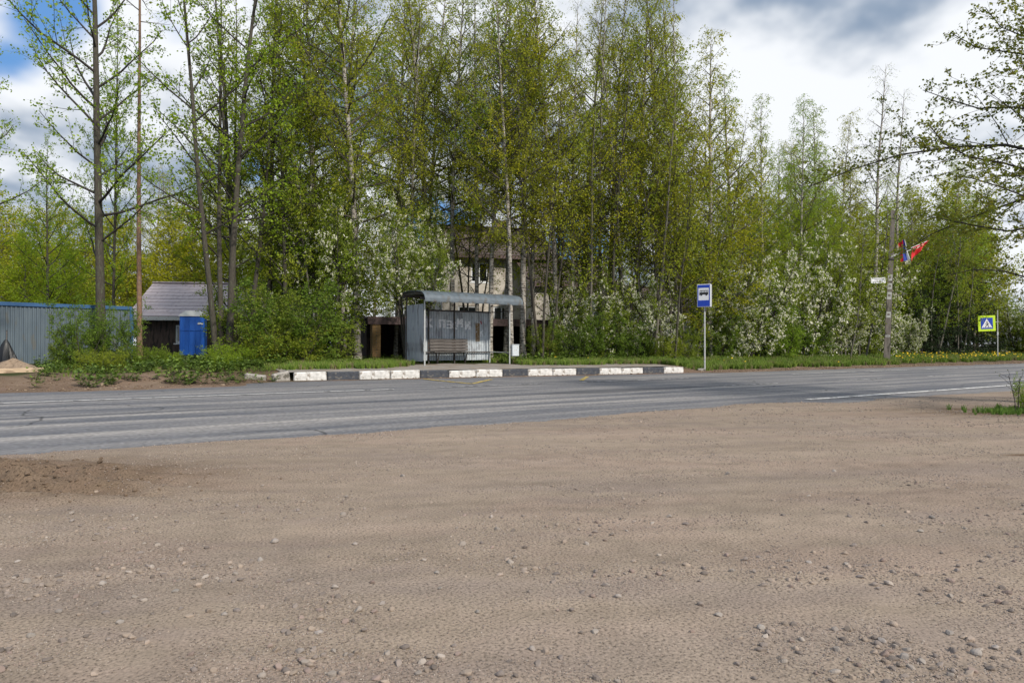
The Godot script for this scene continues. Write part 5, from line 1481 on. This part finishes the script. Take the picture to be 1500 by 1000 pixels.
func undergrowth() -> void:
	# grass: one tuft of blades, scattered
	rng.seed = 700
	var tuft := MB.new()
	for k in 22:
		var a := rng.randf() * TAU
		var r := rng.randf_range(0.0, 0.12)
		var base := Vector3(cos(a) * r, -0.03, sin(a) * r)
		var h := rng.randf_range(0.5, 1.0)
		var tip := base + Vector3(rng.randf_range(-0.28, 0.28), h, rng.randf_range(-0.28, 0.28))
		var midp := base.lerp(tip, 0.55) + Vector3.UP * 0.08
		var sd := Vector3(-sin(a + 0.8), 0, cos(a + 0.8)) * 0.02
		var g := rng.randf_range(0.75, 1.2)
		var col := Color(g, g, g)
		tuft.tri(base - sd, midp - sd * 0.7, midp + sd * 0.7, col)
		tuft.tri(base - sd, midp + sd * 0.7, base + sd, col)
		tuft.tri(midp - sd * 0.7, tip, midp + sd * 0.7, col)
	var gm := tuft.mesh(M.grass_blade)
	var places := []
	var flowers := []
	var tries := 0
	while tries < 60000:
		tries += 1
		var s := rng.randf_range(-22.0, 62.0)
		var n := rng.randf_range(18.6, 25.5)
		var p := SN(s, n, 0)
		var x := p.x
		var d := -p.z
		var u := x / d
		if d < 12.0 or absf(u) > 0.85:
			continue
		var a := kerb_a(x, d)
		var k := kerb_k(x, d)
		var dens := 1.0
		var tall := 0.22
		if a > -0.6 and a < 14.9 and k > -8.0 and k < 7.0:
			var deep := 3.1 - 1.3 * smoothstep(7.5, 9.5, a) - 1.7 * smoothstep(5.0, 3.0, a) + noise.get_noise_2d(a * 4.0, k) * 0.5
			if k < deep:
				continue
			# not inside the shelter
			var loc := Basis(Vector3.UP, deg_to_rad(-35.5)) * (p - P(-3.165, 0, 24.5))
			if loc.x > -0.1 and loc.x < 4.0 and loc.z > -1.6 and loc.z < 0.9:
				continue
		elif x < K0.x:
			if n + noise.get_noise_2d(x * 3.0, d * 3.0) * 1.6 < 21.2:
				continue
			if u < -0.69:
				continue
			dens = 0.3
			tall = 0.11
		else:
			var edge := 19.5 + noise.get_noise_2d(x * 4.0, d * 4.0) * 0.8 + clampf((x - 8.0) * 0.03, 0, 0.9)
			if n < edge:
				continue
			dens = 1.0
			tall = 0.3
		if n > 22.5:
			dens *= 0.55
		if rng.randf() > dens:
			continue
		var y := ground_y(x, d)
		var sc := tall * rng.randf_range(0.6, 1.3)
		var t := rng.randf()
		var col := Color(0.10, 0.18, 0.018).lerp(Color(0.20, 0.28, 0.035), t)
		if noise_fine.get_noise_2d(x * 2.0, d * 2.0) > 0.28 and rng.randf() < 0.8:
			continue
		if rng.randf() < 0.14:
			col = Color(0.22, 0.19, 0.09)
		places.append([Transform3D(Basis(Vector3.UP, rng.randf() * TAU).scaled(Vector3(sc * 1.3, sc, sc * 1.3)), Vector3(x, y, -d)), col])
		var fl := 0.004
		if x > 22.0 and n < 23.5:
			fl = 0.13
		if x > -2.0 and rng.randf() < fl:
			flowers.append([Transform3D(Basis(Vector3.RIGHT, rng.randf_range(-0.6, 0.9)).scaled(Vector3.ONE * rng.randf_range(0.8, 1.3)), Vector3(x, y + sc * rng.randf_range(0.75, 1.1), -d)), Color(1, 1, 1)])
	# the small patch at the right
	for k in 520:
		var x := 8.15 + rng.randfn(0.0, 0.5)
		var d := 10.25 + rng.randfn(0.0, 0.22)
		var sc := rng.randf_range(0.05, 0.13)
		places.append([Transform3D(Basis(Vector3.UP, rng.randf() * TAU).scaled(Vector3(sc * 1.6, sc, sc * 1.6)), Vector3(x, H(x, d), -d)), Color(0.08, 0.17, 0.02).lerp(Color(0.14, 0.24, 0.03), rng.randf())])
	scatter("verge_grass", gm, places, "bright green spring grass covering the roadside verge", "grass")
	print("grass ", places.size(), " flowers ", flowers.size())
	var dand := MB.new()
	for k in 14:
		var a := TAU * k / 14.0
		var b := TAU * (k + 1) / 14.0
		dand.tri(Vector3(0, 0.02, 0), Vector3(cos(a) * 0.035, 0.008, sin(a) * 0.035), Vector3(cos(b) * 0.035, 0.008, sin(b) * 0.035), Color(0.75, 0.50, 0.01))
		dand.tri(Vector3(0, -0.012, 0), Vector3(cos(b) * 0.035, 0.008, sin(b) * 0.035), Vector3(cos(a) * 0.035, 0.008, sin(a) * 0.035), Color(0.35, 0.38, 0.03))
	scatter("dandelion_flowers", dand.mesh(M.petal), flowers, "yellow dandelion flowers in the verge grass", "flowers")
	# broad-leaved weeds and seedlings under the trees
	var weed := MB.new()
	for k in 5:
		var a := rng.randf() * TAU
		var stem := polyline(Vector3(cos(a) * 0.06, -0.02, sin(a) * 0.06), Vector3(cos(a) * 0.5, 1, sin(a) * 0.5), rng.randf_range(0.6, 1.0), 3, Vector3.ZERO, 0.15)
		for e in 9:
			var at := along(stem, rng.randf_range(0.2, 1.0))
			var dir := Vector3(rng.randf_range(-1, 1), rng.randf_range(-0.2, 0.5), rng.randf_range(-1, 1)).normalized()
			var sd := dir.cross(Vector3.UP).normalized()
			var g := rng.randf_range(0.75, 1.25)
			weed.leaf(at, dir * rng.randf_range(0.16, 0.3), sd * rng.randf_range(0.05, 0.09), Color(g, g, g))
		weed.tri(stem[0], stem[3], stem[0] + Vector3(0.02, 0, 0), Color(0.7, 0.7, 0.6))
	var wp := []
	tries = 0
	while tries < 9000:
		tries += 1
		var s := rng.randf_range(-22.0, 55.0)
		var n := rng.randf_range(18.8, 33.0)
		var p := SN(s, n, 0)
		var x := p.x
		var d := -p.z
		if d < 14.0 or absf(x / d) > 0.85:
			continue
		var a := kerb_a(x, d)
		var k := kerb_k(x, d)
		if a > -0.5 and a < 14.8 and k < 4.3 - 1.2 * smoothstep(7.5, 9.5, a) - 1.9 * smoothstep(4.5, 3.0, a):
			continue
		var loc := Basis(Vector3.UP, deg_to_rad(-35.5)) * (p - P(-3.165, 0, 24.5))
		if loc.x > -0.5 and loc.x < 4.2 and loc.z > -2.0 and loc.z < 1.2:
			continue
		if x < K0.x and x / d < -0.7:
			continue
		if x < K0.x and n < 19.7 + noise.get_noise_2d(x * 3.0, d * 3.0) * 1.5:
			continue
		if x > 7.0 and n < 21.8:
			continue
		if rng.randf() < smoothstep(25.0, 33.0, n):
			continue
		var sc := rng.randf_range(0.2, 0.5) * (0.7 if absf(x + 13.0) < 2.0 or absf(x + 6.0) < 1.6 else 1.0)
		wp.append([Transform3D(Basis(Vector3.UP, rng.randf() * TAU).scaled(Vector3(sc * 1.2, sc, sc * 1.2)), Vector3(x, ground_y(x, d), -d)), Color(0.085, 0.15, 0.02).lerp(Color(0.17, 0.25, 0.03), rng.randf())])
	scatter("weeds", weed.mesh(M.grass_blade), wp, "broad-leaved green weeds growing under the roadside trees", "weeds")
	print("weeds ", wp.size())

func pebble(seed_value: int) -> MB:
	rng.seed = seed_value
	var mb := MB.new()
	# a lump: a cube sphere of 5 x 5 faces pushed in and out, flat-faced like crushed rock
	var cuts := []
	for k in 9:
		cuts.append([Vector3(rng.randf_range(-1, 1), rng.randf_range(-1, 1), rng.randf_range(-1, 1)).normalized(), rng.randf_range(0.55, 0.85)])
	var sc := Vector3(rng.randf_range(0.8, 1.25), rng.randf_range(0.5, 0.8), rng.randf_range(0.7, 1.0))
	var point := func(dir: Vector3) -> Vector3:
		var r := 1.0
		for q in cuts:
			var c: float = dir.dot(q[0])
			if c > 0.05:
				r = minf(r, q[1] / c)
		return dir * r * sc
	for ax in 3:
		for s in [-1, 1]:
			for a in 4:
				for b in 4:
					var q := []
					for e in [[0, 0], [1, 0], [1, 1], [0, 1]]:
						var d := Vector3.ZERO
						d[ax] = s
						d[(ax + 1) % 3] = (a + e[0]) * 0.5 - 1.0
						d[(ax + 2) % 3] = (b + e[1]) * 0.5 - 1.0
						q.append(point.call(d.normalized()))
					mb.out_quad(q[0], q[1], q[2], q[3], Vector3.ZERO)
	return mb

func gravel() -> void:
	var kinds_of := []
	for k in 5:
		kinds_of.append(pebble(900 + k))
	rng.seed = 950
	var tones := [Color(0.33, 0.27, 0.22), Color(0.29, 0.245, 0.215), Color(0.35, 0.285, 0.235), Color(0.24, 0.205, 0.185), Color(0.36, 0.315, 0.275), Color(0.29, 0.225, 0.195), Color(0.20, 0.17, 0.15)]
	var lists := [[], [], [], [], []]
	var count := 0
	var tries := 0
	while tries < 150000:
		tries += 1
		# more of them close by, where the stones are seen singly
		var d := 1.5 * pow(9.0, rng.randf())
		var x := rng.randf_range(-0.85, 0.85) * d
		if road_n(x, d) > 7.9:
			continue
		if d > 3.5 and rng.randf() < 0.5:
			continue
		var cl := noise.get_noise_2d(x * 5.0 + 60.0, d * 7.0) + 0.5 * noise_fine.get_noise_2d(x * 2.0, d * 3.0)
		if rng.randf() > clampf(0.34 + cl * 1.5, 0.05, 1.0):
			continue
		var r := 0.0013 * minf(d, 4.0) + 0.0007 * maxf(d - 4.0, 0.0) * exp(rng.randfn(-0.12, 0.5))
		r = clampf(maxf(r, 0.0025 + 0.0012 * rng.randf()), 0.0035, 0.019)
		if rng.randf() < 0.03 and d < 5.0:
			r = rng.randf_range(0.010, 0.018)
		var b := Basis.from_euler(Vector3(rng.randf_range(-0.4, 0.4), rng.randf() * TAU, rng.randf_range(-0.4, 0.4))).scaled(Vector3.ONE * r)
		var g := rng.randf_range(0.65, 1.0)
		var c: Color = tones[rng.randi() % tones.size()]
		lists[rng.randi() % 5].append([Transform3D(b, P(x, H(x, d) + r * 0.18, d)), Color(c.r * g, c.g * g, c.b * g)])
		count += 1
	for k in 5:
		scatter("gravel", kinds_of[k].mesh(M.stone), lists[k], ["small crushed stones strewn over the sandy forecourt", "small angular stones strewn over the sandy forecourt", "small flat stones strewn over the sandy forecourt", "small chipped stones strewn over the sandy forecourt", "small rounded stones strewn over the sandy forecourt"][k], "gravel")
	# clods, litter and grit on the soil strip beyond the road
	var clods := []
	tries = 0
	while tries < 26000:
		tries += 1
		var s := rng.randf_range(-22.0, 60.0)
		var n := rng.randf_range(17.7, 21.0)
		var p := SN(s, n, 0)
		var x := p.x
		var d := -p.z
		if d < 10.0 or absf(x / d) > 0.85 or (kerb_a(x, d) > -0.3 and kerb_a(x, d) < 14.8 and kerb_k(x, d) > -0.05):
			continue
		var y := H(x, d)
		if y < 0.008 or (x > K0.x and n > 19.8) or noise_fine.get_noise_2d(x * 2.0, d * 2.0) < -0.1:
			continue
		var r := 0.012 * exp(rng.randfn(0.0, 0.55))
		var g := rng.randf_range(0.6, 1.1)
		var c := Color(0.17, 0.12, 0.085) if rng.randf() < 0.7 else Color(0.27, 0.21, 0.15)
		clods.append([Transform3D(Basis.from_euler(Vector3(rng.randf(), rng.randf() * TAU, rng.randf())).scaled(Vector3(r * 1.6, r * 0.8, r)), Vector3(x, y + r * 0.2, -d)), Color(c.r * g, c.g * g, c.b * g)])
	for k in 700:
		var x := -4.0 + rng.randfn(0.0, 0.75)
		var d := 5.0 - (x + 4.0) * 0.1 + rng.randfn(0.0, 0.36)
		if road_n(x, d) > 7.6:
			continue
		var r := minf(0.010 * exp(rng.randfn(0.0, 0.5)), 0.022)
		var g := rng.randf_range(0.6, 1.1)
		clods.append([Transform3D(Basis.from_euler(Vector3(rng.randf(), rng.randf() * TAU, rng.randf())).scaled(Vector3(r * 1.3, r * 0.9, r)), Vector3(x, H(x, d) + r * 0.3, -d)), Color(0.17 * g, 0.125 * g, 0.09 * g)])
	scatter("soil_clods", kinds_of[0].mesh(M.stone), clods, "brown clods and leaf litter on the soil strip beyond the road", "soil")
	print("gravel ", count, " clods ", clods.size())
	# the larger stones one can pick out
	rng.seed = 960
	var spots := [[152, 858, 0.021], [382, 824, 0.018], [258, 870, 0.015], [468, 932, 0.016], [440, 959, 0.017], [177, 917, 0.014], [47, 936, 0.014], [88, 900, 0.013], [26, 826, 0.013], [403, 796, 0.022], [106, 768, 0.02], [1052, 904, 0.016], [1430, 962, 0.022], [1222, 927, 0.015], [1365, 761, 0.018], [1348, 780, 0.018], [1066, 696, 0.024], [1222, 692, 0.02], [1114, 925, 0.016], [1323, 969, 0.018], [1072, 840, 0.017], [1185, 827, 0.015], [1456, 954, 0.018], [1290, 944, 0.014], [700, 900, 0.014], [640, 842, 0.015], [905, 880, 0.016], [780, 955, 0.015], [560, 890, 0.014], [860, 800, 0.018], [980, 760, 0.018], [720, 760, 0.018], [590, 700, 0.022], [1390, 932, 0.015], [520, 800, 0.016], [330, 905, 0.014]]
	for q in spots:
		var d: float = EYE * F / (q[1] - HORIZON)
		var x := X(q[0], d)
		var mb := pebble(rng.randi() % 1000 + 2000)
		var g := rng.randf_range(0.75, 1.2)
		var col := Color(0.29 * g, 0.26 * g, 0.235 * g)
		for k in mb.c.size():
			mb.c[k] = col
		var o := solo("stone", mb.mesh(M.stone), "loose grey stone lying on the sandy gravel forecourt", "stone", "larger stones on the forecourt")
		o.scale = Vector3.ONE * q[2]
		o.position = P(x, H(x, d) + q[2] * 0.25, d)
		o.rotation = Vector3(0, float(q[0]), 0)
